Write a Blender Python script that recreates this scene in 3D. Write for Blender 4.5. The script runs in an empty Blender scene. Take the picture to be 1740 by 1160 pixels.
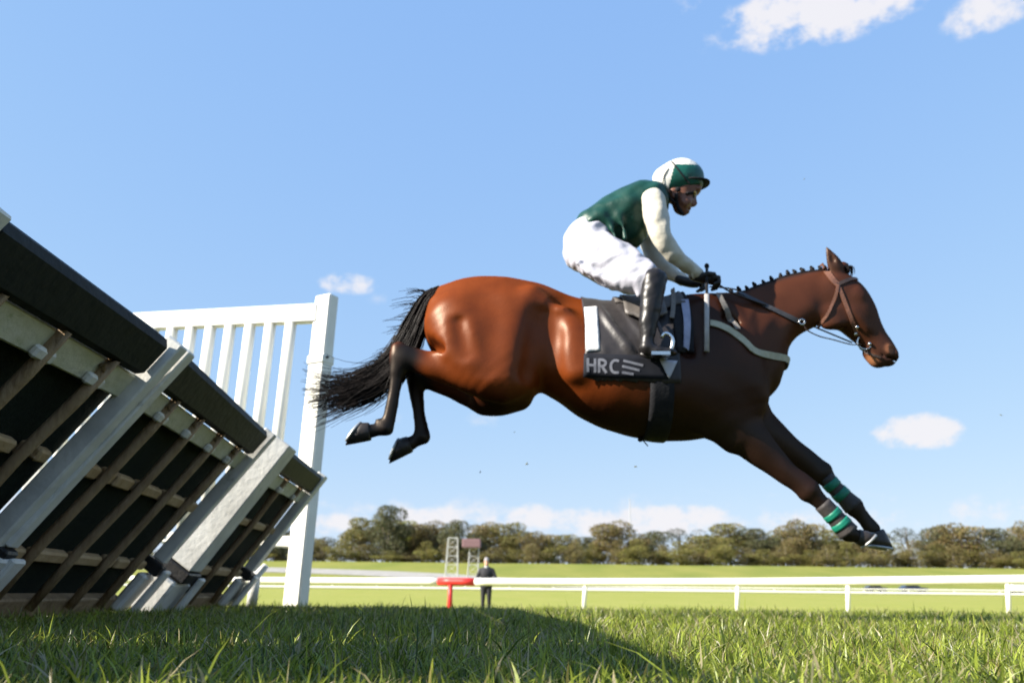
import bpy, bmesh, math, random
import numpy as np
from mathutils import Vector, Matrix

random.seed(7)
rng = np.random.default_rng(7)
SC = bpy.context.scene
COL = SC.collection

# ------------------------------------------------------------------ camera
FPX, CAM_H, HORIZON, ROLL = 1500.0, 0.14, 1008.0, math.radians(0.6)
PITCH = math.atan((HORIZON - 580) / FPX)
CAM = np.array([0, 0, CAM_H])
FWD = np.array([0, math.cos(PITCH), math.sin(PITCH)])
_R = np.array([1.0, 0, 0]); _U = np.array([0, -math.sin(PITCH), math.cos(PITCH)])
RT = _R * math.cos(ROLL) + _U * math.sin(ROLL)
UP = _U * math.cos(ROLL) - _R * math.sin(ROLL)
cam_d = bpy.data.cameras.new('camera')
cam_d.sensor_width = 36; cam_d.sensor_fit = 'HORIZONTAL'
cam_d.lens = FPX / 1740 * 36
cam_d.clip_start = 0.02; cam_d.clip_end = 8000
cam_d.dof.use_dof = True; cam_d.dof.focus_distance = 1.75; cam_d.dof.aperture_fstop = 5.6
cam_o = bpy.data.objects.new('camera', cam_d); COL.objects.link(cam_o)
cam_o.matrix_world = Matrix(((RT[0], UP[0], -FWD[0], CAM[0]), (RT[1], UP[1], -FWD[1], CAM[1]),
                             (RT[2], UP[2], -FWD[2], CAM[2]), (0, 0, 0, 1)))
SC.camera = cam_o

def ray(px, py):
    return FWD + (px - 870) / FPX * RT + (580 - py) / FPX * UP
def W(px, py, Y):                       # the point of the place seen at (px, py), standing at distance Y
    d = ray(px, py); return CAM + d * (Y / d[1])
def WZ(px, py, z):
    d = ray(px, py); return CAM + d * ((z - CAM_H) / d[2])
def mpp(p):
    return float(np.dot(np.asarray(p) - CAM, FWD)) / FPX
def proj(P):
    q = np.asarray(P) - CAM; z = q @ FWD
    return 870 + FPX * (q @ RT) / z, 580 - FPX * (q @ UP) / z

# ------------------------------------------------------------------ sun, sky, exposure
SUN_EL, SUN_AZ = math.radians(31.5), math.radians(18)        # from the left and a little behind the camera
to_sun = Vector((-math.cos(SUN_AZ) * math.cos(SUN_EL), -math.sin(SUN_AZ) * math.cos(SUN_EL), math.sin(SUN_EL)))
sun_d = bpy.data.lights.new('sun', 'SUN'); sun_d.energy = 5.0; sun_d.angle = math.radians(0.53)
sun_d.color = (1.0, 0.93, 0.82)
sun_o = bpy.data.objects.new('sun', sun_d); COL.objects.link(sun_o)
sun_o.rotation_euler = to_sun.to_track_quat('Z', 'Y').to_euler(); sun_o.location = (-20, -10, 30)

world = bpy.data.worlds.new('World'); SC.world = world; world.use_nodes = True
wt = world.node_tree; wt.nodes.clear()
def wn(t, **k):
    n = wt.nodes.new(t)
    for a, b in k.items(): setattr(n, a, b)
    return n
def wl(a, b): wt.links.new(a, b)
def wmath(op, a, b=None, c=None, clamp=False):
    n = wn('ShaderNodeMath', operation=op, use_clamp=clamp)
    for i, v in enumerate((a, b, c)):
        if v is None: continue
        if isinstance(v, (int, float)): n.inputs[i].default_value = v
        else: wl(v, n.inputs[i])
    return n.outputs[0]
sky = wn('ShaderNodeTexSky', sky_type='NISHITA')
sky.sun_disc = False; sky.sun_elevation = SUN_EL
sky.sun_rotation = math.atan2(to_sun.x, to_sun.y)
sky.air_density = 1.0; sky.dust_density = 0.0; sky.ozone_density = 1.6
SKY_STRENGTH = 0.08
bg = wn('ShaderNodeBackground'); sky_rgb = wn('ShaderNodeSeparateColor'); wl(sky.outputs[0], sky_rgb.inputs[0]); sky_c = wn('ShaderNodeCombineColor')
for ci, (ga, am) in enumerate(((0.454, 1.35), (0.313, 1.985), (0.10, 3.65))):        # the soft, pale-to-the-horizon blue of this day
    wl(wmath('MULTIPLY', wmath('POWER', sky_rgb.outputs[ci], ga), am), sky_c.inputs[ci])
wl(sky_c.outputs[0], bg.inputs[0]); bg.inputs[1].default_value = SKY_STRENGTH
bgc = wn('ShaderNodeBackground'); bgc.inputs[0].default_value = (0.95, 0.93, 0.96, 1); bgc.inputs[1].default_value = 0.345
tc = wn('ShaderNodeTexCoord')
def cloud_noise(scale, detail, off):
    m = wn('ShaderNodeMapping'); m.inputs['Location'].default_value = off; m.inputs['Scale'].default_value = (1, 1, 1.35)
    wl(tc.outputs['Generated'], m.inputs[0])
    n = wn('ShaderNodeTexNoise'); n.inputs['Scale'].default_value = scale; n.inputs['Detail'].default_value = detail
    n.inputs['Roughness'].default_value = 0.6
    wl(m.outputs[0], n.inputs['Vector']); return n.outputs['Fac']
cn = cloud_noise(21, 7, (3.1, 0.4, 1.7)); cn2 = cloud_noise(58, 5, (0.2, 5.0, 2.2))
# cumulus scraps: (direction through a point of the sky, half width, half height, density)
clouds = [((1395, 20), 178, 54, 1.0), ((1675, 22), 75, 40, 0.62), ((1165, 12), 55, 24, 0.36), ((1558, 733), 72, 34, 1.0),
          ((590, 481), 56, 24, 0.7), ((560, 886), 62, 24, 0.72), ((740, 880), 70, 26, 0.7), ((905, 878), 70, 28, 0.72),
          ((1000, 888), 80, 34, 0.85), ((1150, 884), 130, 30, 0.95), ((810, 714), 66, 18, 0.26), ((680, 712), 60, 16, 0.22),
          ((650, 505), 40, 18, 0.2), ((1195, 92), 34, 14, 0.18)]
dens = None
for (c, a, b, k) in clouds:
    d = Vector(ray(*c)).normalized()
    r = d.cross(Vector((0, 0, 1))).normalized(); u = r.cross(d).normalized()
    ka, kb = FPX / a * 0.92, FPX / b * 0.92
    def dot(v):
        n = wn('ShaderNodeVectorMath', operation='DOT_PRODUCT'); wl(tc.outputs['Generated'], n.inputs[0])
        n.inputs[1].default_value = v; return n.outputs['Value']
    x = wmath('MULTIPLY_ADD', dot(r), ka, 0.0); y = wmath('MULTIPLY_ADD', dot(u), kb, -d.dot(u) * kb)
    rr = wmath('ADD', wmath('MULTIPLY', x, x), wmath('MULTIPLY', y, y))
    f = wmath('MULTIPLY', wmath('SUBTRACT', 1.0, rr), k)
    front = wmath('GREATER_THAN', dot(d), 0.2)
    f = wmath('MULTIPLY', f, front, clamp=True)
    dens = f if dens is None else wmath('MAXIMUM', dens, f)
# the same kind of small cloud low all round the horizon
sep = wn('ShaderNodeSeparateXYZ'); wl(tc.outputs['Generated'], sep.inputs[0])
band = wmath('SUBTRACT', 1.0, wmath('ABSOLUTE', wmath('MULTIPLY_ADD', sep.outputs['Z'], 25.0, -2.0)), clamp=True)
band = wmath('MULTIPLY', band, 0.42)
dens = wmath('MAXIMUM', dens, band)
nz = wmath('ADD', wmath('MULTIPLY', wmath('SUBTRACT', cn, 0.5), 3.0), wmath('MULTIPLY', wmath('SUBTRACT', cn2, 0.5), 1.5))
t = wmath('ADD', dens, wmath('MULTIPLY', nz, wmath('MULTIPLY_ADD', dens, 0.6, 0.35)))
mr = wn('ShaderNodeMapRange', interpolation_type='SMOOTHSTEP'); wl(t, mr.inputs[0])
mr.inputs['From Min'].default_value = 0.2; mr.inputs['From Max'].default_value = 0.85
mask = wmath('MULTIPLY', mr.outputs[0], wmath('MULTIPLY', dens, 3.2, clamp=True))
mask = wmath('MULTIPLY', mask, 0.92)
mx = wn('ShaderNodeMixShader'); wl(mask, mx.inputs[0]); wl(bg.outputs[0], mx.inputs[1]); wl(bgc.outputs[0], mx.inputs[2])
wo = wn('ShaderNodeOutputWorld'); wl(mx.outputs[0], wo.inputs[0])

SC.view_settings.view_transform = 'Standard'; SC.view_settings.look = 'None'
SC.view_settings.exposure = 1.5; SC.view_settings.gamma = 1.0
SC.view_settings.use_curve_mapping = False
SC.render.engine = 'CYCLES'
SC.cycles.use_denoising = True; SC.cycles.max_bounces = 6
SC.cycles.diffuse_bounces = 3; SC.cycles.glossy_bounces = 3; SC.cycles.transmission_bounces = 3; SC.cycles.transparent_max_bounces = 4

# ------------------------------------------------------------------ helpers: materials
def mat(name, c1, c2=None, scale=8.0, rough=0.6, bump=0.0, bscale=None, spec=0.4, attr=None, sheen=0.0, metal=0.0,
        detail=5, trans=0.0, dirt=None, coat=0.0, stretch=None, gloss=None):
    m = bpy.data.materials.new(name); m.use_nodes = True
    nt = m.node_tree; b = nt.nodes['Principled BSDF']; out = nt.nodes['Material Output']
    N = nt.nodes.new; L = nt.links.new
    tcx = N('ShaderNodeTexCoord'); vec = tcx.outputs['Object']
    if stretch:
        mp = N('ShaderNodeMapping'); mp.inputs['Scale'].default_value = stretch; L(vec, mp.inputs[0]); vec = mp.outputs[0]
    nz = N('ShaderNodeTexNoise'); nz.inputs['Scale'].default_value = scale; nz.inputs['Detail'].default_value = detail
    nz.inputs['Roughness'].default_value = 0.62
    L(vec, nz.inputs['Vector'])
    if c2 is None: c2 = tuple(min(1, v * 0.75) for v in c1)
    rp = N('ShaderNodeMapRange'); rp.inputs['From Min'].default_value = 0.33; rp.inputs['From Max'].default_value = 0.67
    L(nz.outputs['Fac'], rp.inputs[0])
    mixn = N('ShaderNodeMix'); mixn.data_type = 'RGBA'
    L(rp.outputs[0], mixn.inputs['Factor'])
    mixn.inputs['A'].default_value = (*c1, 1); mixn.inputs['B'].default_value = (*c2, 1)
    col = mixn.outputs['Result']
    if attr:
        at = N('ShaderNodeAttribute'); at.attribute_name = attr
        mul = N('ShaderNodeMix'); mul.data_type = 'RGBA'; mul.blend_type = 'MULTIPLY'; mul.inputs['Factor'].default_value = 1
        L(at.outputs['Color'], mul.inputs['A']); L(col, mul.inputs['B']); col = mul.outputs['Result']
    if dirt:
        dn = N('ShaderNodeTexNoise'); dn.inputs['Scale'].default_value = dirt[1]; dn.inputs['Detail'].default_value = 7
        dn.inputs['Roughness'].default_value = 0.75
        L(vec, dn.inputs['Vector'])
        dr = N('ShaderNodeMapRange'); dr.inputs['From Min'].default_value = dirt[2]; dr.inputs['From Max'].default_value = dirt[2] + 0.16
        L(dn.outputs['Fac'], dr.inputs[0])
        dm = N('ShaderNodeMix'); dm.data_type = 'RGBA'; L(dr.outputs[0], dm.inputs['Factor'])
        L(col, dm.inputs['A']); dm.inputs['B'].default_value = (*dirt[0], 1); col = dm.outputs['Result']
    L(col, b.inputs['Base Color'])
    b.inputs['Roughness'].default_value = rough; b.inputs['Specular IOR Level'].default_value = spec
    b.inputs['Metallic'].default_value = metal
    if sheen: b.inputs['Sheen Weight'].default_value = sheen; b.inputs['Sheen Roughness'].default_value = 0.4
    if coat: b.inputs['Coat Weight'].default_value = coat; b.inputs['Coat Roughness'].default_value = 0.15
    if bump:
        bn = N('ShaderNodeTexNoise'); bn.inputs['Scale'].default_value = bscale or scale * 3; bn.inputs['Detail'].default_value = 6
        L(vec, bn.inputs['Vector'])
        bp = N('ShaderNodeBump'); bp.inputs['Strength'].default_value = bump; bp.inputs['Distance'].default_value = 0.02
        L(bn.outputs['Fac'], bp.inputs['Height']); L(bp.outputs['Normal'], b.inputs['Normal'])
    if gloss:                                # an even lustre over the hair, without the hard edge a varnish would have
        gl = N('ShaderNodeBsdfGlossy'); gl.inputs['Roughness'].default_value = gloss[1]; gl.inputs['Color'].default_value = (1, .84, .70, 1)
        ms = N('ShaderNodeMixShader'); ms.inputs[0].default_value = gloss[0]
        if bump: L(bp.outputs['Normal'], gl.inputs['Normal'])
        L(b.outputs[0], ms.inputs[1]); L(gl.outputs[0], ms.inputs[2]); L(ms.outputs[0], out.inputs['Surface'])
    if trans:
        tr = N('ShaderNodeBsdfTranslucent'); L(col, tr.inputs['Color'])
        ms = N('ShaderNodeMixShader'); ms.inputs[0].default_value = trans
        L(b.outputs[0], ms.inputs[1]); L(tr.outputs[0], ms.inputs[2]); L(ms.outputs[0], out.inputs['Surface'])
    return m

# ------------------------------------------------------------------ helpers: objects and meshes
def link(name, data, parent=None):
    o = bpy.data.objects.new(name, data); COL.objects.link(o)
    if parent is not None:
        o.parent = parent
        if data is not None: o.matrix_parent_inverse = Matrix.Translation(-parent.location)
    return o
def tag(o, label=None, cat=None, group=None, kind=None):
    if label: o['label'] = label
    if cat: o['category'] = cat
    if group: o['group'] = group
    if kind: o['kind'] = kind
    return o
def thing(name, loc, label, cat, group=None):
    o = link(name, None); o.location = Vector([float(v) for v in loc]); o.empty_display_size = 0.1
    return tag(o, label, cat, group)

class MB:
    def __init__(s): s.v, s.f, s.mi = [], [], []
    def add(s, verts, faces, mi=0):
        o = len(s.v); s.v += [tuple(float(c) for c in p) for p in verts]
        s.f += [tuple(i + o for i in f) for f in faces]; s.mi += [mi] * len(faces)
    def box(s, x0, x1, y0, y1, z0, z1, fr=None, b=0.004, mi=0):
        b = min(b, (x1 - x0) * .3, (y1 - y0) * .3, (z1 - z0) * .3)
        bm = bmesh.new(); bmesh.ops.create_cube(bm, size=1)
        for v in bm.verts:
            v.co = Vector(((x0 + x1) / 2 + v.co.x * (x1 - x0), (y0 + y1) / 2 + v.co.y * (y1 - y0), (z0 + z1) / 2 + v.co.z * (z1 - z0)))
        if b > 0: bmesh.ops.bevel(bm, geom=bm.edges[:], offset=b, segments=1, affect='EDGES')
        vs = [np.array(v.co) for v in bm.verts]
        if fr is not None: vs = [fr(*p) for p in vs]
        bm.verts.index_update()
        s.add(vs, [tuple(v.index for v in f.verts) for f in bm.faces], mi); bm.free()
    def tube(s, pts, rad, n=8, cap=True, flat=1.0, mi=0):
        pts = [np.asarray(p, float) for p in pts]; m = len(pts)
        if np.isscalar(rad): rad = [rad] * m
        t0 = pts[1] - pts[0]; t0 /= np.linalg.norm(t0)
        ref = np.array([0, 0, 1.0]) if abs(t0[2]) < .9 else np.array([0, 1.0, 0])
        u = np.cross(t0, ref); u /= np.linalg.norm(u)
        vs, fs = [], []
        for i in range(m):
            t = pts[min(i + 1, m - 1)] - pts[max(i - 1, 0)]; t /= (np.linalg.norm(t) + 1e-12)
            u = u - t * np.dot(u, t); u /= (np.linalg.norm(u) + 1e-12); w = np.cross(t, u)
            for k in range(n):
                a = 2 * math.pi * k / n
                vs.append(pts[i] + rad[i] * (math.cos(a) * u + math.sin(a) * w * flat))
        for i in range(m - 1):
            for k in range(n):
                k2 = (k + 1) % n
                fs.append((i * n + k, i * n + k2, (i + 1) * n + k2, (i + 1) * n + k))
        if cap: fs.append(tuple(range(n))[::-1]); fs.append(tuple((m - 1) * n + k for k in range(n)))
        s.add(vs, fs, mi)
    def ball(s, c, r, nu=12, nv=8, mi=0):
        c = np.asarray(c, float); r = np.ones(3) * r if np.isscalar(r) else np.asarray(r, float)
        vs = [c + r * np.array([0, 0, 1])]; fs = []
        for j in range(1, nv):
            ph = math.pi * j / nv
            for i in range(nu):
                a = 2 * math.pi * i / nu
                vs.append(c + r * np.array([math.sin(ph) * math.cos(a), math.sin(ph) * math.sin(a), math.cos(ph)]))
        vs.append(c - r * np.array([0, 0, 1])); L = len(vs) - 1
        for i in range(nu):
            fs.append((0, 1 + i, 1 + (i + 1) % nu)); fs.append((L, 1 + (nv - 2) * nu + (i + 1) % nu, 1 + (nv - 2) * nu + i))
        for j in range(nv - 2):
            for i in range(nu):
                a, b = 1 + j * nu + i, 1 + j * nu + (i + 1) % nu
                fs.append((a, a + nu, b + nu, b))
        s.add(vs, fs, mi)
    def mesh(s, name, mats, smooth=True):
        me = bpy.data.meshes.new(name); me.from_pydata(s.v, [], s.f)
        for m in (mats if isinstance(mats, (list, tuple)) else [mats]): me.materials.append(m)
        if any(s.mi): me.polygons.foreach_set('material_index', s.mi)
        if smooth: me.polygons.foreach_set('use_smooth', [True] * len(s.f))
        me.update(); return me
    def build(s, name, mats, parent=None, smooth=False):
        return link(name, s.mesh(name, mats, smooth), parent)

def spline(pts, n):
    P = np.asarray(pts, float)
    if len(P) == 2: return np.linspace(P[0], P[1], n)
    d = np.r_[0, np.cumsum(np.linalg.norm(np.diff(P[:, :3] if P.shape[1] > 3 else P, axis=0), axis=1) + 1e-9)]
    Q = np.vstack([2 * P[0] - P[1], P, 2 * P[-1] - P[-2]])
    out = []
    for s in np.linspace(0, d[-1], n):
        i = min(int(np.searchsorted(d, s, 'right')) - 1, len(P) - 2); t = (s - d[i]) / (d[i + 1] - d[i])
        a, b, c, e = Q[i], Q[i + 1], Q[i + 2], Q[i + 3]
        out.append(0.5 * (2 * b + (c - a) * t + (2 * a - 5 * b + 4 * c - e) * t * t + (3 * b - a - 3 * c + e) * t ** 3))
    return np.array(out)

# ------------------------------------------------------------------ organic bodies: blended tapered limbs -> one continuous surface
class Body:
    def __init__(s, lo, hi, h):
        s.lo = np.asarray(lo, float); s.h = h
        s.n = np.ceil((np.asarray(hi) - s.lo) / h).astype(int) + 1
        s.F = np.full(s.n, 0.5, np.float32)
        s.ax = [s.lo[i] + h * np.arange(s.n[i]) for i in range(3)]
    def limb(s, nodes, k=0.03, seg=None, sub=False, pear=0.0, p=2.0, lat=(0, 1, 0)):
        """nodes: rows of x, y, z, in-plane radius, lateral radius."""
        N = np.asarray(nodes, float)
        if seg is None: seg = max(2, (len(N) - 1) * 4 + 1)
        S = spline(N, seg) if len(N) > 2 else np.linspace(N[0], N[1], seg)
        S[:, 3:5] = np.maximum(S[:, 3:5], 0.002)
        R = S[:, 3:5].max(); m = R + k + 3 * s.h
        a = np.floor((S[:, :3].min(0) - m - s.lo) / s.h).astype(int).clip(0, s.n - 1)
        b = np.ceil((S[:, :3].max(0) + m - s.lo) / s.h).astype(int).clip(1, s.n)
        X = s.ax[0][a[0]:b[0], None, None].astype(np.float32); Y = s.ax[1][None, a[1]:b[1], None].astype(np.float32)
        Z = s.ax[2][None, None, a[2]:b[2]].astype(np.float32)
        D = np.full(tuple(b - a), 1e3, np.float32); lat = np.asarray(lat, float)
        for i in range(len(S) - 1):
            p0, p1 = S[i, :3], S[i + 1, :3]; ax = p1 - p0; L = np.linalg.norm(ax)
            if L < 1e-6: continue
            ax = ax / L; v = lat - ax * np.dot(lat, ax)
            v = v / (np.linalg.norm(v) + 1e-9); u = np.cross(ax, v)
            dx, dy, dz = X - p0[0], Y - p0[1], Z - p0[2]
            t = dx * ax[0] + dy * ax[1] + dz * ax[2]
            tc_ = np.clip(t / L, 0, 1); e = t - tc_ * L
            ra = S[i, 3] + (S[i + 1, 3] - S[i, 3]) * tc_; rb = S[i, 4] + (S[i + 1, 4] - S[i, 4]) * tc_
            qu = (dx * u[0] + dy * u[1] + dz * u[2]) / ra
            qv = (dx * v[0] + dy * v[1] + dz * v[2]) / rb
            if pear: qv = qv / (1 - pear * np.clip(-qu * np.sign(u[2]) * -1, -1, 1))
            rm = np.minimum(ra, rb)
            if p == 2.0: d = np.sqrt(qu * qu + qv * qv + (e / rm) ** 2)
            else: d = (np.abs(qu) ** p + np.abs(qv) ** p + np.abs(e / rm) ** p) ** (1 / p)
            D = np.minimum(D, (d - 1) * rm)
        sl = tuple(slice(a[i], b[i]) for i in range(3)); A = s.F[sl]
        if sub:
            D = -D; hh = np.clip(k - np.abs(A - D), 0, None) / k
            s.F[sl] = np.maximum(A, D) + hh * hh * k / 4
        else:
            hh = np.clip(k - np.abs(A - D), 0, None) / k
            s.F[sl] = np.minimum(A, D) - hh * hh * k / 4
        return s
    def warp(s, fn):
        X, Y, Z = np.meshgrid(*s.ax, indexing='ij', sparse=True); s.F += fn(X, Y, Z).astype(np.float32)
    def sample(s, P):
        q = (np.atleast_2d(P) - s.lo) / s.h
        i = np.floor(q).astype(int); i = np.clip(i, 0, s.n - 2); f = np.clip(q - i, 0, 1); out = 0
        for a in (0, 1):
            for b in (0, 1):
                for c in (0, 1):
                    w = (f[:, 0] if a else 1 - f[:, 0]) * (f[:, 1] if b else 1 - f[:, 1]) * (f[:, 2] if c else 1 - f[:, 2])
                    out = out + w * s.F[i[:, 0] + a, i[:, 1] + b, i[:, 2] + c]
        return out
    def normal(s, P):
        P = np.atleast_2d(P); e = s.h * 1.5; g = np.zeros_like(P)
        for i in range(3):
            d = np.zeros(3); d[i] = e; g[:, i] = s.sample(P + d) - s.sample(P - d)
        return g / (np.linalg.norm(g, axis=1, keepdims=True) + 1e-9)
    def hit(s, p, d, dist=1.0):
        """first surface point going from p along d"""
        ts = np.arange(0, dist, s.h * .5); P = np.asarray(p) + ts[:, None] * np.asarray(d)
        v = s.sample(P); k = np.nonzero(v < 0)[0]
        if len(k) == 0:
            j = int(np.argmin(v)); return P[j]
        j = k[0]
        if j == 0: return P[0]
        w = v[j - 1] / (v[j - 1] - v[j]); return P[j - 1] * (1 - w) + P[j] * w
    def surface(s, smooth_iter=0):
        F = s.F; n = F.shape; ins = F < 0
        c = np.zeros([k - 1 for k in n] + [3], np.float32); cnt = np.zeros([k - 1 for k in n], np.float32)
        idx = [slice(None, -1), slice(1, None)]
        for axis in range(3):
            o1, o2 = [k for k in range(3) if k != axis]
            for i in (0, 1):
                for j in (0, 1):
                    sa = [None] * 3; sa[axis] = idx[0]; sa[o1] = idx[i]; sa[o2] = idx[j]
                    sb = list(sa); sb[axis] = idx[1]
                    A, B = F[tuple(sa)], F[tuple(sb)]; m = (A < 0) != (B < 0)
                    if not m.any(): continue
                    w = np.nonzero(m); t = A[w] / (A[w] - B[w])
                    q = np.zeros((len(t), 3), np.float32); q[:, axis] = t; q[:, o1] = i; q[:, o2] = j
                    c[w] += q; cnt[w] += 1
        act = cnt > 0; ids = np.full(cnt.shape, -1, np.int64); w = np.nonzero(act); ids[w] = np.arange(len(w[0]))
        V = (np.stack(w, 1) + c[w] / cnt[w][:, None]) * s.h + s.lo
        faces = []
        for axis in range(3):
            o1, o2 = (axis + 1) % 3, (axis + 2) % 3
            sa = [slice(1, -1)] * 3; sa[axis] = slice(0, -1); sb = [slice(1, -1)] * 3; sb[axis] = slice(1, None)
            A, B = ins[tuple(sa)], ins[tuple(sb)]
            for flip in (False, True):
                m = (A & ~B) if not flip else (~A & B)
                g = np.stack(np.nonzero(m), 1)
                if len(g) == 0: continue
                g[:, o1] += 1; g[:, o2] += 1
                def cid(d1, d2):
                    q = g.copy(); q[:, o1] += d1; q[:, o2] += d2; return ids[q[:, 0], q[:, 1], q[:, 2]]
                f = np.stack([cid(-1, -1), cid(0, -1), cid(0, 0), cid(-1, 0)], 1)
                if flip: f = f[:, ::-1]
                faces.append(f)
        Fc = np.concatenate(faces)
        for _ in range(smooth_iter):
            acc = np.zeros_like(V); ct = np.zeros(len(V))
            for a in range(4):
                i, j = Fc[:, a], Fc[:, (a + 1) % 4]
                np.add.at(acc, i, V[j]); np.add.at(acc, j, V[i]); np.add.at(ct, i, 1); np.add.at(ct, j, 1)
            V = V * .5 + .5 * acc / ct[:, None]
        return V, Fc
    def mesh(s, name, m, smooth_iter=1):
        V, Fc = s.surface(smooth_iter); return grid_mesh(name, V, Fc, m)

def grid_mesh(name, V, Fc, m, smooth=True):
    me = bpy.data.meshes.new(name); k = Fc.shape[1]
    me.vertices.add(len(V)); me.vertices.foreach_set('co', np.ascontiguousarray(V, np.float32).ravel())
    me.loops.add(Fc.size); me.loops.foreach_set('vertex_index', np.ascontiguousarray(Fc, np.int32).ravel())
    me.polygons.add(len(Fc)); me.polygons.foreach_set('loop_start', np.arange(0, Fc.size, k, dtype=np.int32))
    me.polygons.foreach_set('use_smooth', np.full(len(Fc), smooth))
    for q in (m if isinstance(m, (list, tuple)) else [m]): me.materials.append(q)
    me.update(calc_edges=True); me.validate(); return me

def limb_px(Y0, rows, rscale=1.0):
    """rows (px, py, radius in px, lateral radius m, offset m) -> world rows at distance Y0 + offset"""
    out = []
    for (px, py, r, lat, off) in rows:
        w = W(px, py, Y0 + off); out.append((*w, r * mpp(w) * rscale, lat))
    return out

def slab(G, Nn, off, th):
    """closed sheet of thickness th lying off above a grid of surface points G[i][j] with normals"""
    G = np.asarray(G); Nn = np.asarray(Nn); a, b = G.shape[:2]
    off = np.asarray(off) if not np.isscalar(off) else np.full((a, b), off)
    lo = G + Nn * off[..., None]; hi = lo + Nn * th
    mb = MB(); V = np.concatenate([hi.reshape(-1, 3), lo.reshape(-1, 3)]); fs = []; M = a * b
    for i in range(a - 1):
        for j in range(b - 1):
            q = (i * b + j, i * b + j + 1, (i + 1) * b + j + 1, (i + 1) * b + j)
            fs.append(q); fs.append(tuple(k + M for k in q[::-1]))
    ed = [(0, j, 0, j + 1) for j in range(b - 1)] + [(i, b - 1, i + 1, b - 1) for i in range(a - 1)] + \
         [(a - 1, j + 1, a - 1, j) for j in range(b - 1)] + [(i + 1, 0, i, 0) for i in range(a - 1)]
    for (i, j, k, l) in ed:
        p, q = i * b + j, k * b + l; fs.append((q, p, p + M, q + M))
    mb.add(V, fs); return mb

# ------------------------------------------------------------------ terrain
TY = np.array([-60, 7.0, 9.5, 13, 20, 32, 45, 70, 110, 140, 165, 232, 300, 600, 3000.])
TZ = np.array([0, 0, -.16, -.42, -.5, -.5, -.46, -.1, .5, .9, 2.0, 7.6, 9.0, 12, 16.])
def terrain(x, y):
    x = np.asarray(x, float); y = np.asarray(y, float)
    z = np.interp(y, TY, TZ)
    z = z + 0.02 * np.clip(x, 0, 25) * np.clip((y - 9) / 10, 0, 1) * np.clip((70 - y) / 30, 0, 1)
    return z
gm = bpy.data.materials.new('turf_ground'); gm.use_nodes = True
nt = gm.node_tree; N = nt.nodes.new; L = nt.links.new; bs = nt.nodes['Principled BSDF']; bs.inputs['Roughness'].default_value = .9
bs.inputs['Specular IOR Level'].default_value = .1
geo = N('ShaderNodeNewGeometry'); sp = N('ShaderNodeSeparateXYZ'); L(geo.outputs['Position'], sp.inputs[0])
def noise_at(scale, sx=(1, 1, 1)):
    mp = N('ShaderNodeMapping'); mp.inputs['Scale'].default_value = sx; L(geo.outputs['Position'], mp.inputs[0])
    n = N('ShaderNodeTexNoise'); n.inputs['Scale'].default_value = scale; n.inputs['Detail'].default_value = 6; L(mp.outputs[0], n.inputs['Vector'])
    return n.outputs['Fac']
def rampY(y0, y1, wob=0.0):
    m = N('ShaderNodeMapRange'); m.inputs['From Min'].default_value = y0; m.inputs['From Max'].default_value = y1
    if wob:
        a = N('ShaderNodeMath'); a.operation = 'MULTIPLY_ADD'; L(noise_at(.05), a.inputs[0]); a.inputs[1].default_value = wob; L(sp.outputs['Y'], a.inputs[2]); L(a.outputs[0], m.inputs[0])
    else: L(sp.outputs['Y'], m.inputs[0])
    return m.outputs[0]
def mixc(f, a, b):
    m = N('ShaderNodeMix'); m.data_type = 'RGBA'; L(f, m.inputs['Factor'])
    for k, v in (('A', a), ('B', b)):
        if isinstance(v, tuple): m.inputs[k].default_value = (*v, 1)
        else: L(v, m.inputs[k])
    return m.outputs['Result']
def contrast(f, a=.35, b=.65):
    m = N('ShaderNodeMapRange'); m.inputs['From Min'].default_value = a; m.inputs['From Max'].default_value = b; L(f, m.inputs[0]); return m.outputs[0]
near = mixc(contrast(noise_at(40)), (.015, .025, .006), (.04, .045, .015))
lawn = mixc(contrast(noise_at(.35, (1, .25, 1))), (.245, .25, .055), (.29, .275, .078))
lawn = mixc(contrast(noise_at(3)), lawn, (.215, .24, .052))
green = mixc(contrast(noise_at(.12, (1, .3, 1))), (.155, .178, .036), (.21, .212, .05))
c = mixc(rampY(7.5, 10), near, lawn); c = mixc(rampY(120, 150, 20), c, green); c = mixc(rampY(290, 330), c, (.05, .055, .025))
L(c, bs.inputs['Base Color'])
bn = N('ShaderNodeBump'); bn.inputs['Strength'].default_value = .5; bn.inputs['Distance'].default_value = .03; L(noise_at(25), bn.inputs['Height']); L(bn.outputs[0], bs.inputs['Normal'])
ys = np.unique(np.r_[np.linspace(-60, 0, 7), np.linspace(0, 8, 9), np.linspace(8, 50, 43), np.linspace(50, 320, 91), np.geomspace(320, 3500, 20)])
xs = np.unique(np.r_[-np.geomspace(60, 3500, 16), np.linspace(-60, 60, 61), np.geomspace(60, 3500, 16)])
X, Y = np.meshgrid(xs, ys, indexing='ij'); Zt = terrain(X, Y)
V = np.stack([X, Y, Zt], -1).reshape(-1, 3); ny = len(ys)
ii, jj = np.meshgrid(np.arange(len(xs) - 1), np.arange(ny - 1), indexing='ij'); q = (ii * ny + jj).ravel()
tag(link('ground', grid_mesh('ground', V, np.stack([q, q + ny, q + ny + 1, q + 1], 1), gm)), kind='structure')

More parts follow.
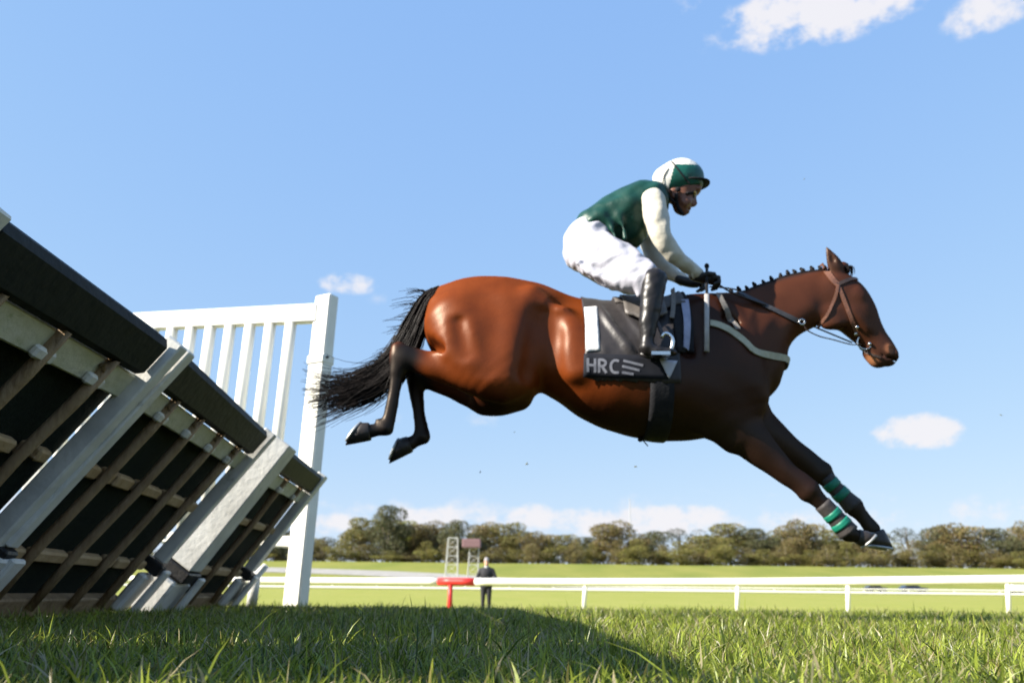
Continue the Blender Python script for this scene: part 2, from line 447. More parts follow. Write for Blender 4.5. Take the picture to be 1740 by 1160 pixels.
# pale all-weather track crossing the far slope
def drape(name, line, half, m, lift, seg=60):
    Ln = spline(line, seg); mb = MB(); vs = []; nz_ = 5
    for i in range(seg):
        tt = Ln[min(i + 1, seg - 1)] - Ln[max(i - 1, 0)]; nn = np.array([-tt[1], tt[0]]) / np.linalg.norm(tt)
        for k in range(nz_):
            pt = Ln[i] + nn * half * (k / (nz_ - 1) * 2 - 1); vs.append((pt[0], pt[1], terrain(*pt) + lift))
    fs = [(i * nz_ + k, (i + 1) * nz_ + k, (i + 1) * nz_ + k + 1, i * nz_ + k + 1) for i in range(seg - 1) for k in range(nz_ - 1)]
    mb.add(vs, fs); return tag(mb.build(name, m, smooth=True), kind='structure')
m_sand = mat('track_sand', (.33, .315, .29), (.26, .25, .23), scale=.5, rough=.95, spec=.1)
drape('sand_track', [(-140, 214), (-75, 200), (-40, 192), (-18, 182), (0, 166), (14, 150), (30, 138), (60, 128), (120, 120)], 7.5, m_sand, .06)

# ------------------------------------------------------------------ foreground turf: every blade is a bent, tapering leaf
def turf():
    bands = []
    for (y0, y1, rho) in ((-.6, .55, 1500), (.55, 1.0, 9000), (1.0, 1.6, 12500), (1.6, 2.4, 11500), (2.4, 3.4, 8200), (3.4, 5, 5600), (5, 7.6, 3900), (7.6, 9.6, 1800)):
        hw = .92 * (y1 + y0) / 2 + .75
        n = int(rho * (y1 - y0) * 2 * hw)
        bands.append(np.stack([rng.uniform(-hw, hw, n), rng.uniform(y0, y1, n)], 1))
    P = np.concatenate(bands); n = len(P)
    clump = np.sin(P[:, 0] * 7.1 + 1.3 * np.sin(P[:, 1] * 5)) * np.sin(P[:, 1] * 6.3 + P[:, 0] * 2) + .6 * np.sin(P[:, 0] * 23 + P[:, 1] * 11) * np.sin(P[:, 1] * 19)
    hgt = (.035 + .009 * clump + rng.gamma(2.0, .0085, n)).clip(.018, .105)
    tall = rng.random(n) < .012; hgt[tall] *= rng.uniform(1.25, 1.8, tall.sum())
    hgt *= np.where(P[:, 1] < .55, .6, 1.0); hgt *= np.where(P[:, 1] > 7, .9, 1)
    az = rng.uniform(0, 2 * np.pi, n); lean = rng.beta(1.7, 1.9, n) * 1.5
    wid = rng.gamma(5, .00063, n).clip(.0014, .0068) * np.where(P[:, 1] > 3.0, 1.35, 1.0)
    yaw = az + rng.normal(0, .9, n) + np.pi / 2
    d = np.stack([np.cos(az), np.sin(az)], 1); s = np.stack([np.cos(yaw), np.sin(yaw)], 1)
    base = terrain(P[:, 0], P[:, 1]) - .004
    ts = np.array([0, .38, .74, 1.0]); ws = np.array([.8, 1.0, .7, .0])
    V = np.zeros((n, 7, 3), np.float32)
    for k, t in enumerate(ts):
        out = hgt * np.sin(lean) * (t ** 1.8) * 1.05; up = hgt * (t - .34 * lean * t ** 2.2).clip(0)
        cx = np.concatenate([P + d * out[:, None], (base + up)[:, None]], 1)
        if k < 3:
            off = np.concatenate([s * (wid * ws[k] * .5)[:, None] * 1.0, np.zeros((n, 1))], 1)
            V[:, k * 2] = cx - off; V[:, k * 2 + 1] = cx + off
        else: V[:, 6] = cx
    Vf = V.reshape(-1, 3); o = (np.arange(n) * 7)[:, None]
    T = np.concatenate([o + np.array([[0, 1, 3]]), o + np.array([[0, 3, 2]]), o + np.array([[2, 3, 5]]), o + np.array([[2, 5, 4]]), o + np.array([[4, 5, 6]])])
    dry = rng.random(n); hue = rng.random(n)
    c = np.zeros((n, 4), np.float32); c[:, 3] = 1
    g1, g2 = np.array([.024, .052, .004]), np.array([.36, .43, .06])
    c[:, :3] = g1 + (g2 - g1) * hue[:, None] ** 1.1
    dr = dry < .115; c[dr, :3] = np.array([.42, .375, .22]) * rng.uniform(.6, 1.1, (dr.sum(), 1))
    ol = (dry > .115) & (dry < .2); c[ol, :3] = np.array([.22, .20, .06]) * rng.uniform(.7, 1.1, (ol.sum(), 1))
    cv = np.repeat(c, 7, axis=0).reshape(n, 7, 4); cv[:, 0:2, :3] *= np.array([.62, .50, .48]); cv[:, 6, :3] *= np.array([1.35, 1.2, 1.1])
    m = bpy.data.materials.new('grass_blade'); m.use_nodes = True; t = m.node_tree; b = t.nodes['Principled BSDF']
    at = t.nodes.new('ShaderNodeAttribute'); at.attribute_name = 'blade'
    t.links.new(at.outputs['Color'], b.inputs['Base Color']); b.inputs['Roughness'].default_value = .36; b.inputs['Specular IOR Level'].default_value = .42
    tr = t.nodes.new('ShaderNodeBsdfTranslucent'); t.links.new(at.outputs['Color'], tr.inputs['Color'])
    ms = t.nodes.new('ShaderNodeMixShader'); ms.inputs[0].default_value = .46
    t.links.new(b.outputs[0], ms.inputs[1]); t.links.new(tr.outputs[0], ms.inputs[2]); t.links.new(ms.outputs[0], t.nodes['Material Output'].inputs[0])
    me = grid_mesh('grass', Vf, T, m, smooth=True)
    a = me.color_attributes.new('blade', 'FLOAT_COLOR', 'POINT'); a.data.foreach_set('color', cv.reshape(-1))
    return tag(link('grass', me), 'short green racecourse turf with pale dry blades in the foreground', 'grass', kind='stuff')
turf()

# ------------------------------------------------------------------ hurdles
m_white = mat('weathered_white_paint', (.72, .71, .66), (.54, .53, .49), scale=7, rough=.6, spec=.25, bump=.14, bscale=40, dirt=((.20, .17, .12), 6, .585))
m_wood = mat('brown_stake_wood', (.34, .24, .14), (.22, .145, .075), scale=18, rough=.75, bump=.4, bscale=70, stretch=(1, 1, .3), dirt=((.09, .05, .025), 9, .6))
m_tan = mat('tan_timber', (.46, .33, .19), (.36, .24, .12), scale=14, rough=.75, bump=.3, dirt=((.16, .10, .05), 9, .62))
m_pad = mat('dark_slate_padding', (.021, .025, .025), (.015, .019, .019), scale=6, rough=.6, bump=.2, bscale=25, spec=.12)
m_mesh = mat('black_brush_screen', (.013, .018, .015), (.020, .027, .022), scale=60, rough=.9, bump=.5, bscale=160, spec=.1)
m_moss = mat('mossy_white_paint', (.62, .61, .52), (.50, .50, .36), scale=9, rough=.7, bump=.3, dirt=((.20, .26, .06), 6, .58))
m_clamp = mat('black_iron', (.012, .012, .013), (.02, .018, .016), rough=.5, scale=20, bump=.2)
def hurdle(y0, y1, x0, x1, lean, label, zt=.98, stakes=4, seed=0, board_w=.15, box=False, light=False):
    """one hurdle from near end y0 to far end y1; x0, x1 are where its top edge is; it leans over towards +x"""
    r = random.Random(seed); a = math.radians(lean)
    top0, top1 = np.array([x0, y0, zt]), np.array([x1, y1, zt])
    sv = top1 - top0; Ls = np.linalg.norm(sv); sv /= Ls
    uv = np.array([math.sin(a), 0, math.cos(a)]); uv -= sv * np.dot(sv, uv); uv /= np.linalg.norm(uv)
    nv = np.cross(sv, uv);  nv = nv if nv[0] > 0 else -nv
    U = zt / uv[2]
    base = top0 - uv * U
    fr = lambda s, u, n: base + sv * s + uv * u + nv * n
    t = thing('hurdle', base, label, 'hurdle', 'hurdles leaning in a row across the track')
    def bx(name, m, *q, **k):
        mb = MB(); mb.box(*q, fr=fr, **k); return mb.build(name, m, t)
    bw = board_w
    bx('padded_top_bar', m_pad, bw * .45, Ls - bw * .55, U - .16, U - .005, -.075, .035, b=.022)
    bx('backing_screen', m_mesh, .02, Ls - .02, .10, U - .17, -.062, -.045, b=.001)
    bx('upper_rail', m_moss, .03, Ls - .03, U - .262, U - .167, -.04, .004, b=.006)
    # short pieces of tan timber between the stakes, at the middle and near the foot
    ks = [bw * .6 + (Ls - bw * 1.2) * (i + .62) / (stakes + .25) for i in range(stakes)]
    edges = [bw * .5] + ks + [Ls - bw * .5]
    for u0 in (U * .54, U * .235):
        for i in range(len(edges) - 1):
            p, q_ = edges[i] + .03, edges[i + 1] - .03
            if q_ - p < .05: continue
            if r.random() < .35 and q_ - p > .14:
                mid = p + (q_ - p) * r.uniform(.35, .6)
                bx('tie_block', m_tan, p, mid - .02, u0, u0 + .055, -.04, .0, b=.008); p = mid + .02
            bx('tie_block', m_tan, p, q_, u0 + r.uniform(-.006, .006), u0 + .052, -.04, .0, b=.008)
    for k in ks:                                                 # round stakes
        mb = MB(); j = [r.uniform(-.012, .012) for _ in range(6)]
        pts = [fr(k + j[i], U * f, .012 + .004 * j[i] / .012) for i, f in enumerate((.07, .3, .55, .75, .88))] + [fr(k + j[5], U - .2, .012)]
        mb.tube(pts, [.019, .021, .020, .022, .020, .019], n=9); mb.build('stake', m_wood, t, smooth=True)
        bx('stake_clip', m_white, k - .05, k + .05, U - .262, U - .222, .003, .03, b=.008)
    bx('foot_rail', m_wood, .05, Ls - .05, .03, .12, -.05, .0, b=.006)
    # white end boards with their hinged feet
    for (s0, s1, n0, n1) in (((-.004, bw * .42, .0, .052), (Ls - bw * .42, Ls - .002, .0, .05)) if not box else ((0, .21, -.02, .11), (Ls - .11, Ls - .005, .0, .048))):
        bx('end_board', m_white, s0, s1, U * .305, U + .012, n0 - .02, n1, b=.006)
        bx('clamp', m_clamp, s0 - .012, s1 + .012, U * .245, U * .30, n0 - .04, n1 + .015, b=.008)
        bx('foot_plate', m_white, s0 - .05, s1 + .05, U * .05, U * .235, n0 - .01, n1 - .008, b=.014)
        bx('prop_leg', m_white, s1 - .05, s1 + .04, .02, U * .29, n1 + .02, n1 + .045, b=.008)
    if box:
        for (a0, a1, yy) in ((452, 393, 6.72), (437, 427, 6.85)):
            mb = MB(); mb.tube([W(a0, 960, yy), W(a1, 1030, yy)], .04, n=10, flat=.6); mb.build('far_leg', m_white, t, smooth=True)
    return t
XT = lambda y: float(np.interp(y, [-2, 1.95, 3.05, 4.89, 6.69], [-1.12, -1.198, -1.192, -1.336, -1.42]))
hurdle(-1.2, .62, XT(-1.2), XT(.62), 38, 'hurdle beside the camera at the near end of the row', seed=1)
hurdle(.82, 1.76, XT(.82), XT(1.76), 38, 'hurdle at the left picture edge, second from the near end of the row', seed=2)
hurdle(1.82, 3.03, -1.198, -1.195, 38, 'largest hurdle in view with the long dark padded top bar at the left', seed=3, stakes=3)
hurdle(3.05, 4.83, -1.196, -1.336, 37, 'middle hurdle of the leaning row, between two white end boards', seed=4)
hurdle(4.94, 6.68, -1.34, -1.42, 35, 'farthest hurdle in the row with a deep white box board, next to the wing', seed=5, box=True, stakes=3)

# ------------------------------------------------------------------ white wing beyond the hurdles
m_gloss = mat('white_plastic', (.78, .76, .68), (.71, .69, .61), scale=5, rough=.35, bump=.08, dirt=((.45, .42, .34), 6, .68))
YW = 7.15
CW, SW = math.cos(.5), math.sin(.5)
ptop, pbot = W(556, 503, YW), W(501, 1032, YW); pbot[2] = -.02
wing = thing('track_wing', (pbot[0], YW, 0), 'white railed wing with slim balusters standing past the far end of the hurdles', 'wing')
mb = MB(); ax = (ptop - pbot)
def wfr(x, y, z):
    k = z / np.linalg.norm(ax); return pbot + ax * k + np.array([x * CW + y * SW, y * CW - x * SW, 0])
Lp = np.linalg.norm(ax)
mb.box(-.086, .086, -.06, .06, 0, Lp, fr=wfr, b=.014); mb.build('post', m_gloss, wing)
mb = MB(); mb.box(-.09, .09, -.073, .073, Lp * .765, Lp * .795, fr=wfr, b=.01); mb.build('collar', m_gloss, wing)
mb = MB(); mb.tube([wfr(.09, -.03, Lp * .785), wfr(.105, -.03, Lp * .785)], .012, n=8); mb.build('bolt', m_clamp, wing)
wl0 = W(540, 531, YW); Yl = YW + .58; wl1 = W(212, 547, Yl); wl2 = wl0 + (wl1 - wl0) * 1.35
bar = lambda k: wl0 + (wl2 - wl0) * k
mb = MB(); d = wl2 - wl0; Lb = np.linalg.norm(d); d /= Lb
bfr = lambda x, y, z: wl0 + d * x + np.array([y * SW, y * CW, z])
mb.box(-.02, Lb, -.04, .04, -.09, .075, fr=bfr, b=.012); mb.build('top_rail', m_gloss, wing)
mb = MB(); mb.box(-.02, Lb, -.03, .03, -1.95, -1.86, fr=bfr, b=.012); mb.build('bottom_rail', m_gloss, wing)
for i in range(12):
    x = .25 + i * .2
    if x > Lb - .05: break
    lean = ax[:2] / ax[2]
    p0 = bfr(x, 0, -.055); p1 = p0 + np.array([lean[0] * -1.85, 0, -1.83])
    mb = MB(); mb.tube([p0, (p0 + p1) / 2, p1], .05, n=10); mb.build('baluster', m_gloss, wing, smooth=True)
p0 = bfr(Lb, 0, .1); mb = MB(); mb.box(-.07, .07, -.05, .05, -p0[2], 0, fr=lambda x, y, z: p0 + np.array([x + z * lean[0], y, z]), b=.012); mb.build('post', m_gloss, wing)

# ------------------------------------------------------------------ running rail beyond the turf
railpx = [(-260, 974, 38), (180, 982, 33), (440, 985.5, 30), (750, 987.5, 27.5), (990, 988.5, 26), (1253, 988.5, 24.5), (1453, 987, 23), (1698, 984.5, 21.5), (1900, 983, 20.4), (2300, 978, 18.8)]
RP = spline([W(*q) for q in railpx], 140)
rail = thing('running_rail', (RP[70][0], RP[70][1], terrain(*RP[70][:2])), 'long white running rail on slanted posts across the lawn', 'rail')
def near_px(px):
    return int(np.argmin([abs(proj(p)[0] - px) for p in RP]))
i0, i1 = near_px(742), near_px(815)
def rail_piece(pts, name, m, parent, r=.105):
    mb = MB(); mb.tube(pts, r, n=12, flat=1.0); return mb.build(name, m, parent, smooth=True)
rail_piece(RP[:i0 + 1], 'rail_bar', m_gloss, rail); rail_piece(RP[i1:], 'rail_bar', m_gloss, rail)
for px in (-160, 60, 300, 990, 1253, 1453, 1698, 1990):
    k = near_px(px); p = RP[k]; g = float(terrain(p[0], p[1])); mb = MB(); ln = .075
    mb.tube([p + np.array([0, 0, -.06]), p + np.array([-.035, 0, -.45]), np.array([p[0] - .075, p[1], g - .1])], .058, n=10, flat=.8); mb.build('rail_post', m_gloss, rail, smooth=True)
m_red = mat('red_marker_paint', (.62, .035, .03), (.52, .028, .025), scale=6, rough=.4, dirt=((.75, .7, .66), 9, .66))
red = thing('furlong_marker', (RP[i0][0], RP[i0][1], terrain(*RP[i0][:2])), 'red rail section on a single red post in the white rail', 'rail marker')
rail_piece(RP[i0:i1 + 1], 'rail_bar', m_red, red, .112)
k = near_px(774); p = RP[k]; g = float(terrain(p[0], p[1])); mb = MB(); mb.tube([p, p + np.array([0, 0, -.5]), (p[0], p[1], g - .1)], [.075, .07, .11], n=10); mb.build('rail_post', m_red, red, smooth=True)

# ------------------------------------------------------------------ far fence, cars, van, towers, mast
FY = 104
fpts = [np.array([x, FY - .0006 * (x - 10) ** 2 + (4 if x < -30 else 0) * 0, 0]) for x in np.linspace(-75, 85, 33)]
for p in fpts: p[2] = terrain(p[0], p[1])
fence = thing('far_fence', fpts[16], 'low white far rail seen under the nearer running rail', 'fence')
mb = MB(); mb.tube([p + np.array([0, 0, .62]) for p in fpts], .09, n=6); mb.build('top_bar', m_gloss, fence, smooth=True)
mb = MB(); mb.tube([p + np.array([0, 0, .22]) for p in fpts], .17, n=6); mb.build('lower_bar', m_gloss, fence, smooth=True)
pm = None
for p in fpts:
    if pm is None:
        mb = MB(); mb.tube([(0, 0, -.1), (0, 0, .66)], .05, n=6); pm = mb.mesh('fence_post', m_gloss)
    o = link('fence_post', pm, fence); o.location = Vector(p)
def vehicle(px, Y, length, height, colour, label, name, cat, van=False):
    b = W(px, 1000, Y); z = float(terrain(b[0], Y)); t = thing(name, (b[0], Y, z), label, cat)
    m = mat(name + '_paint', colour, tuple(v * .9 for v in colour), rough=.25, coat=.6); gl = mat('car_glass', (.02, .025, .03), rough=.08, spec=.6); ty = mat('tyre_rubber', (.015, .015, .015), rough=.8)
    l, h = length, height
    if van: prof = [(-.5, .22), (.5, .22), (.5, .55), (.44, .62), (.34, .97), (.28, 1), (-.48, 1), (-.5, .95)]
    else: prof = [(-.5, .22), (.5, .22), (.5, .48), (.47, .56), (.2, .64), (.06, .97), (0, 1), (-.25, 1), (-.3, .97), (-.42, .66), (-.49, .6), (-.5, .5)]
    mb = MB(); w = .88
    for_side = lambda s, k: [(b[0] + x * l, Y + s * (w - (.16 if zz > .7 and not van else 0)), z + zz * h) for (x, zz) in prof]
    n = len(prof); mb.add(for_side(-1, 0) + for_side(1, 0), [tuple(range(n)), tuple(range(2 * n - 1, n - 1, -1))] + [(i, (i + 1) % n, n + (i + 1) % n, n + i) for i in range(n)])
    mb.build('body', m, t)
    for (a0, a1, b0, b1) in (((.20, .40, .62, .9),) if van else ((-.36, -.14, .68, .93), (-.12, .1, .68, .93))):
        mb = MB(); mb.box(b[0] + a0 * l, b[0] + a1 * l, Y - w - .02, Y - w + .18, z + b0 * h, z + b1 * h, b=.03); mb.build('window', gl, t)
    for s in (-.31, .31):
        for e in (-1, 1):
            mb = MB(); c = np.array([b[0] + s * l, Y + e * (w - .1), z + .32]); mb.tube([c - (0, .11, 0), c + (0, .11, 0)], .32, n=14); mb.build('wheel', ty, t, smooth=True)
vehicle(1488, 139, 3.0, 1.25, (.03, .03, .035), 'small dark car with pale bonnet parked beyond the rail', 'parked_car', 'car')
vehicle(1552, 137, 3.8, 1.3, (.025, .035, .06), 'dark blue car parked to the right of the other car', 'parked_car', 'car')
vehicle(1745, 120, 4.6, 2.0, (.8, .8, .78), 'white van at the right edge beyond the rail', 'parked_van', 'van', van=True)

m_steel = mat('white_scaffold', (.52, .52, .50), (.42, .42, .41), rough=.5); m_pink = mat('faded_red_board', (.24, .135, .14), (.20, .115, .125), rough=.7)
def tower(xa, xb, ytop, ybot, Y, wt_, label, lev=5):
    c0, c1 = W((xa + xb) / 2 - 3, ybot, Y), W((xa + xb) / 2, ytop, Y); g = float(terrain(c0[0], Y)); c0[2] = g
    t = thing('lattice_tower', (c0[0], Y, g), label, 'tower', 'lattice towers before the trees'); hb = (xb - xa) / 2 * mpp(c0); ht = hb * wt_
    def corner(k, f):
        s = [(-1, -1), (1, -1), (1, 1), (-1, 1)][k]; w = hb + (ht - hb) * f; return c0 + (c1 - c0) * f + np.array([s[0] * w, s[1] * w, 0])
    for k in range(4): mb = MB(); mb.tube([corner(k, 0), corner(k, 1)], .075, n=6); mb.build('leg', m_steel, t)
    for j in range(1, lev + 1):
        for k in range(4): mb = MB(); mb.tube([corner(k, j / lev), corner((k + 1) % 4, j / lev)], .04, n=5); mb.build('crossbar', m_steel, t)
    for j in range(lev):
        for k in range(4): mb = MB(); mb.tube([corner(k, j / lev), corner((k + 1) % 4, (j + 1) / lev)], .03, n=5); mb.build('brace', m_steel, t)
    mb = MB(); q = corner(0, 1); p = corner(2, 1); mb.box(q[0], p[0], q[1], p[1], p[2], p[2] + .12, b=.02); mb.build('platform', m_steel, t); return t
tower(759, 781, 914, 978, 165, .72, 'taller pale lattice tower standing in front of the trees')
tower(797, 815, 930, 978, 165, .85, 'shorter pale lattice tower beneath a faded red board', 4)
c0, c1 = W(786, 930, 165), W(817, 916, 165); mb = MB(); mb.box(c0[0], c1[0], 163.2, 166.6, c0[2], c1[2], b=.1)
o = tag(mb.build('sign_board', m_pink), 'faded red board lying across the top of the lattice tower', 'sign board')
mast_b, mast_t = W(1072, 930, 300), W(1072, 846, 300); mb = MB(); g = float(terrain(mast_b[0], 300)); mb.tube([(mast_b[0], 300, g), (mast_b[0], 300, mast_t[2])], [.28, .12], n=6)
tag(mb.build('radio_mast', mat('grey_mast', (.42, .43, .46), rough=.6)), 'thin grey mast rising above the middle trees', 'mast')
ms_y = 300
for f in (.55, .75, .95):
    zz = g + (mast_t[2] - g) * f

# ------------------------------------------------------------------ trees: trunk, limbs and a crown of leaf clumps
LEAF = {}
def leafmat(k, c1, c2):
    m = mat('gum_leaves_' + k, (.66, .68, .62), (.52, .54, .48), scale=.25, rough=.6, spec=.25, attr='leaf', trans=.22); LEAF[k] = m; return m
m_leaf = leafmat('mix', None, None); m_bark = mat('pale_bark', (.17, .145, .12), (.10, .085, .068), scale=2, rough=.85, bump=.3)
def tree_protos():
    P = []
    for kind in range(8):
        r = np.random.default_rng(100 + kind); sparse = kind in (3, 6); shrub = kind in (5, 7)
        lobes = []; H = 1.0
        nl = {3: 9, 6: 8}.get(kind, 15 if not shrub else 11)
        for i in range(nl):
            a = r.uniform(0, 2 * np.pi); rr = np.sqrt(r.random()) * (.36 if not shrub else .48)
            z = r.uniform(.26, .86) if not shrub else r.uniform(.04, .70)
            if sparse: z = r.uniform(.5, .9)
            rr *= np.sin(np.pi * np.clip((z - .05) / .95, 0, 1)) ** .5
            s = r.uniform(.12, .22) * (.75 if sparse else 1.0)
            lobes.append((np.array([math.cos(a) * rr, math.sin(a) * rr, z]), np.array([s, s, s * r.uniform(.55, .85)])))
        if not sparse: lobes += [(np.array([0, 0, .5]), np.array([.28, .28, .3])), (np.array([r.uniform(-.1, .1), 0, .84]), np.array([.17, .17, .13]))]
        if not sparse and not shrub: lobes += [(np.array([.2 * math.cos(a), .2 * math.sin(a), .22]), np.array([.2, .2, .17])) for a in (0.5, 2.4, 4.6)]
        q, cl = [], []; base = {0: (.27, .235, .085), 1: (.17, .165, .085), 2: (.37, .35, .075), 3: (.17, .165, .10), 4: (.27, .21, .095), 5: (.30, .265, .085), 6: (.13, .135, .095), 7: (.25, .20, .085)}[kind]
        for (c, s) in lobes:
            n = int(480 * (s[0] / .17) ** 2 * (.6 if sparse else 1)); lc = r.uniform(.8, 1.2)
            d = r.normal(size=(n, 3)); d /= np.linalg.norm(d, axis=1, keepdims=True); rad = r.uniform(.55, 1.0, n) ** .5 * r.uniform(.85, 1.12, n)
            p = c + d * rad[:, None] * s; q.append(p); cl.append(lc * r.uniform(.82, 1.18, n))
        p = np.concatenate(q); cl = np.concatenate(cl); n = len(p); sz = r.uniform(.008, .017, n) * (1.15 if not sparse else .9)
        a = r.normal(size=(n, 3)); a /= np.linalg.norm(a, axis=1, keepdims=True); b = np.cross(a, r.normal(size=(n, 3))); b /= np.linalg.norm(b, axis=1, keepdims=True)
        Vq = np.stack([p - a * sz[:, None], p + b * sz[:, None] * .6, p + a * sz[:, None], p - b * sz[:, None] * .6], 1).reshape(-1, 3)
        me = grid_mesh('crown', Vq, np.arange(n * 4).reshape(n, 4), m_leaf, smooth=False)
        c4 = np.ones((n, 4), np.float32); c4[:, :3] = np.array(base) * cl[:, None] * r.uniform(.85, 1.15, (n, 3))
        at = me.color_attributes.new('leaf', 'FLOAT_COLOR', 'POINT'); at.data.foreach_set('color', np.repeat(c4, 4, 0).ravel())
        mb = MB(); tk = .018 if not shrub else .010
        mb.tube([(0, 0, -.03), (.01, 0, .2), (-.01, .01, .42), (0, 0, .75)], [tk * 1.3, tk, tk * .8, tk * .35], n=7)
        for (c, s) in lobes[:6]:
            z0 = r.uniform(.16, .4); mb.tube([(0, 0, z0), c * .55 + np.array([0, 0, z0 * .45]), c], [tk * .6, tk * .42, tk * .15], n=5)
        P.append((me, mb.mesh('trunk', m_bark), kind))
    return P
PROTO = tree_protos()
KIND = ['bushy olive-brown gum tree', 'dense grey-green gum tree', 'bright olive round-crowned tree', 'sparse gum tree with sky showing through', 'brownish broad gum tree', 'low spreading olive shrub', 'dark open-crowned gum tree', 'low brown-green shrub']
seen_labels = {}
def tree(px, ytop, wpx, kind, Y, hint):
    b = W(px, 962, Y); g = float(terrain(b[0], Y)); top = W(px, ytop, Y)[2]; H = top - g
    Wd = wpx * mpp(W(px, 940, Y)); me, tr, _ = PROTO[kind]
    nm = 'shrub' if kind in (5, 7) else 'gum_tree'
    t = thing(nm, (b[0], Y, g), f'{KIND[kind]} {hint}', 'shrub' if kind in (5, 7) else 'tree', 'belt of trees along the far rise')
    rz = random.uniform(0, 6.28)
    for (n2, m2) in (('trunk', tr), ('crown', me)):
        o = link(n2, m2, t); o.matrix_parent_inverse = Matrix.Identity(4); o.rotation_euler = (0, 0, rz)
        sx = Wd / .92 if kind not in (5, 7) else Wd / 1.15
        o.scale = (sx, sx, H / (.99 if kind not in (5, 7) else .88))
T_ = [(468, 900, 70, 1, 'hidden partly behind the white wing'), (548, 903, 60, 6, 'just right of the wing post'), (609, 881, 70, 0, 'second from the wing post'),
      (657, 864, 58, 1, 'tallest above the left part of the belt'), (668, 888, 70, 2, 'brightest one left of the lattice towers'), (735, 890, 76, 4, 'behind the bright olive tree'),
      (770, 886, 48, 1, 'behind the taller lattice tower'), (832, 892, 74, 4, 'right behind the person at the rail'), (872, 889, 64, 0, 'next right of the person at the rail'),
      (915, 905, 60, 4, 'below the horse girth, left of a gap'), (966, 907, 52, 0, 'small one in the low gap of the skyline'), (1003, 912, 40, 1, 'small one left of the mast'),
      (1052, 889, 84, 4, 'at the foot of the thin mast'), (1110, 906, 60, 1, 'just right of the mast tree'), (1156, 887, 66, 6, 'standing alone above the skyline right of the mast'),
      (1196, 912, 84, 0, 'below the open-crowned tree'), (1242, 891, 84, 0, 'left of the horse knees'), (1290, 903, 60, 1, 'beside the tree left of the horse knees'),
      (1362, 883, 66, 4, 'below the near striped boot'), (1330, 905, 76, 0, 'left of the near striped boot'), (1420, 903, 92, 0, 'behind the horse hooves'),
      (1482, 900, 60, 4, 'right behind the far fore hoof'), (1546, 884, 70, 6, 'open crown right of the fore hooves'), (1598, 896, 50, 1, 'smaller one right of the fore hooves'),
      (1632, 889, 92, 4, 'large one above the dark cars'), (1702, 895, 54, 1, 'second from the right edge'), (1742, 888, 50, 4, 'at the right edge of the belt'),
      (1805, 892, 80, 0, 'past the right edge'), (1880, 900, 80, 4, 'farther past the right edge'), (400, 893, 80, 4, 'behind the hurdles'), (320, 900, 80, 0, 'far left behind the hurdles'),
      (520, 915, 60, 0, 'low behind the wing post'), (700, 900, 70, 0, 'between the bright tree and the towers'), (800, 905, 60, 1, 'between the two lattice towers')]
for i, (px, yt, w, k, hint) in enumerate(T_):
    tree(px, yt - 5 + random.uniform(-4, 4), w * 1.36, k, 240 + (i * 37 % 22), hint)
spots = ['by the wing post', 'left of the bright olive tree', 'under the bright olive tree', 'left of the towers', 'by the towers', 'right of the person at the rail', 'under the skyline gap', 'left of the mast', 'below the mast',
         'right of the mast', 'below the lone open tree', 'left of the striped boots', 'under the striped boots', 'under the near hoof', 'under the far hoof', 'right of the hooves', 'above the cars', 'left of the white van', 'above the white van', 'past the right edge']
# the wood behind them, one mass
def wood():
    r = np.random.default_rng(3); n = 26000; x = r.uniform(-190, 240, n); y = r.uniform(254, 268, n); top = 4.6 + 1.2 * np.sin(x * .21) + 1.2 * np.sin(x * .53 + 2) + .8 * np.sin(x * 1.3)
    p = np.stack([x, y, terrain(x, y) + (top + .8) * r.random(n) ** 1.2 - .8], 1); sz = r.uniform(.25, .55, n)
    a = r.normal(size=(n, 3)); a /= np.linalg.norm(a, axis=1, keepdims=True); b = np.cross(a, r.normal(size=(n, 3))); b /= np.linalg.norm(b, axis=1, keepdims=True)
    Vq = np.stack([p - a * sz[:, None], p + b * sz[:, None] * .6, p + a * sz[:, None], p - b * sz[:, None] * .6], 1).reshape(-1, 3)
    me = grid_mesh('woodland', Vq, np.arange(n * 4).reshape(n, 4), m_leaf, smooth=False); c4 = np.ones((n, 4), np.float32)
    c4[:, :3] = np.array([.16, .145, .07]) * r.uniform(.6, 1.3, (n, 1)) * (1 + .3 * np.sin(x * .17))[:, None]
    at = me.color_attributes.new('leaf', 'FLOAT_COLOR', 'POINT'); at.data.foreach_set('color', np.repeat(c4, 4, 0).ravel())
    tag(link('woodland', me), 'dark undergrowth filling the gaps behind the belt of trees', 'wood', kind='stuff')
wood()
for i in range(40):
    px = 440 + i * 36 + random.uniform(-8, 8); tree(px, random.uniform(916, 940), random.uniform(60, 105), (5, 7)[i % 2], 233 + (i * 5 % 9), ('standing low ' if i % 4 < 2 else 'bushing out ') + spots[min(i // 2, 19)])

# ------------------------------------------------------------------ the horse: one blended body
D = 4.35
hb = Body((-1.02, D - .48, .10), (2.02, D + .48, 1.98), .0105)
PX = lambda rows, off=0.0: limb_px(D, [(a, b, c, d, o + off) for (a, b, c, d, o) in rows])
# trunk: (x, y, half height px, half width m)
trunk_px = [(768, 545, 44, .11), (783, 549, 65, .185), (806, 556, 83, .232), (850, 562, 90, .245), (900, 571, 91, .218), (945, 583, 87, .204), (990, 600, 92, .236),
            (1045, 619, 106, .285), (1100, 629, 116, .292), (1150, 628, 120, .275), (1200, 619, 122, .24), (1240, 617, 112, .20), (1264, 636, 78, .16), (1270, 645, 60, .13)]
hb.limb(PX([(a, b, c, d, 0) for a, b, c, d in trunk_px]), k=.03, seg=64, pear=.20, p=2.15)
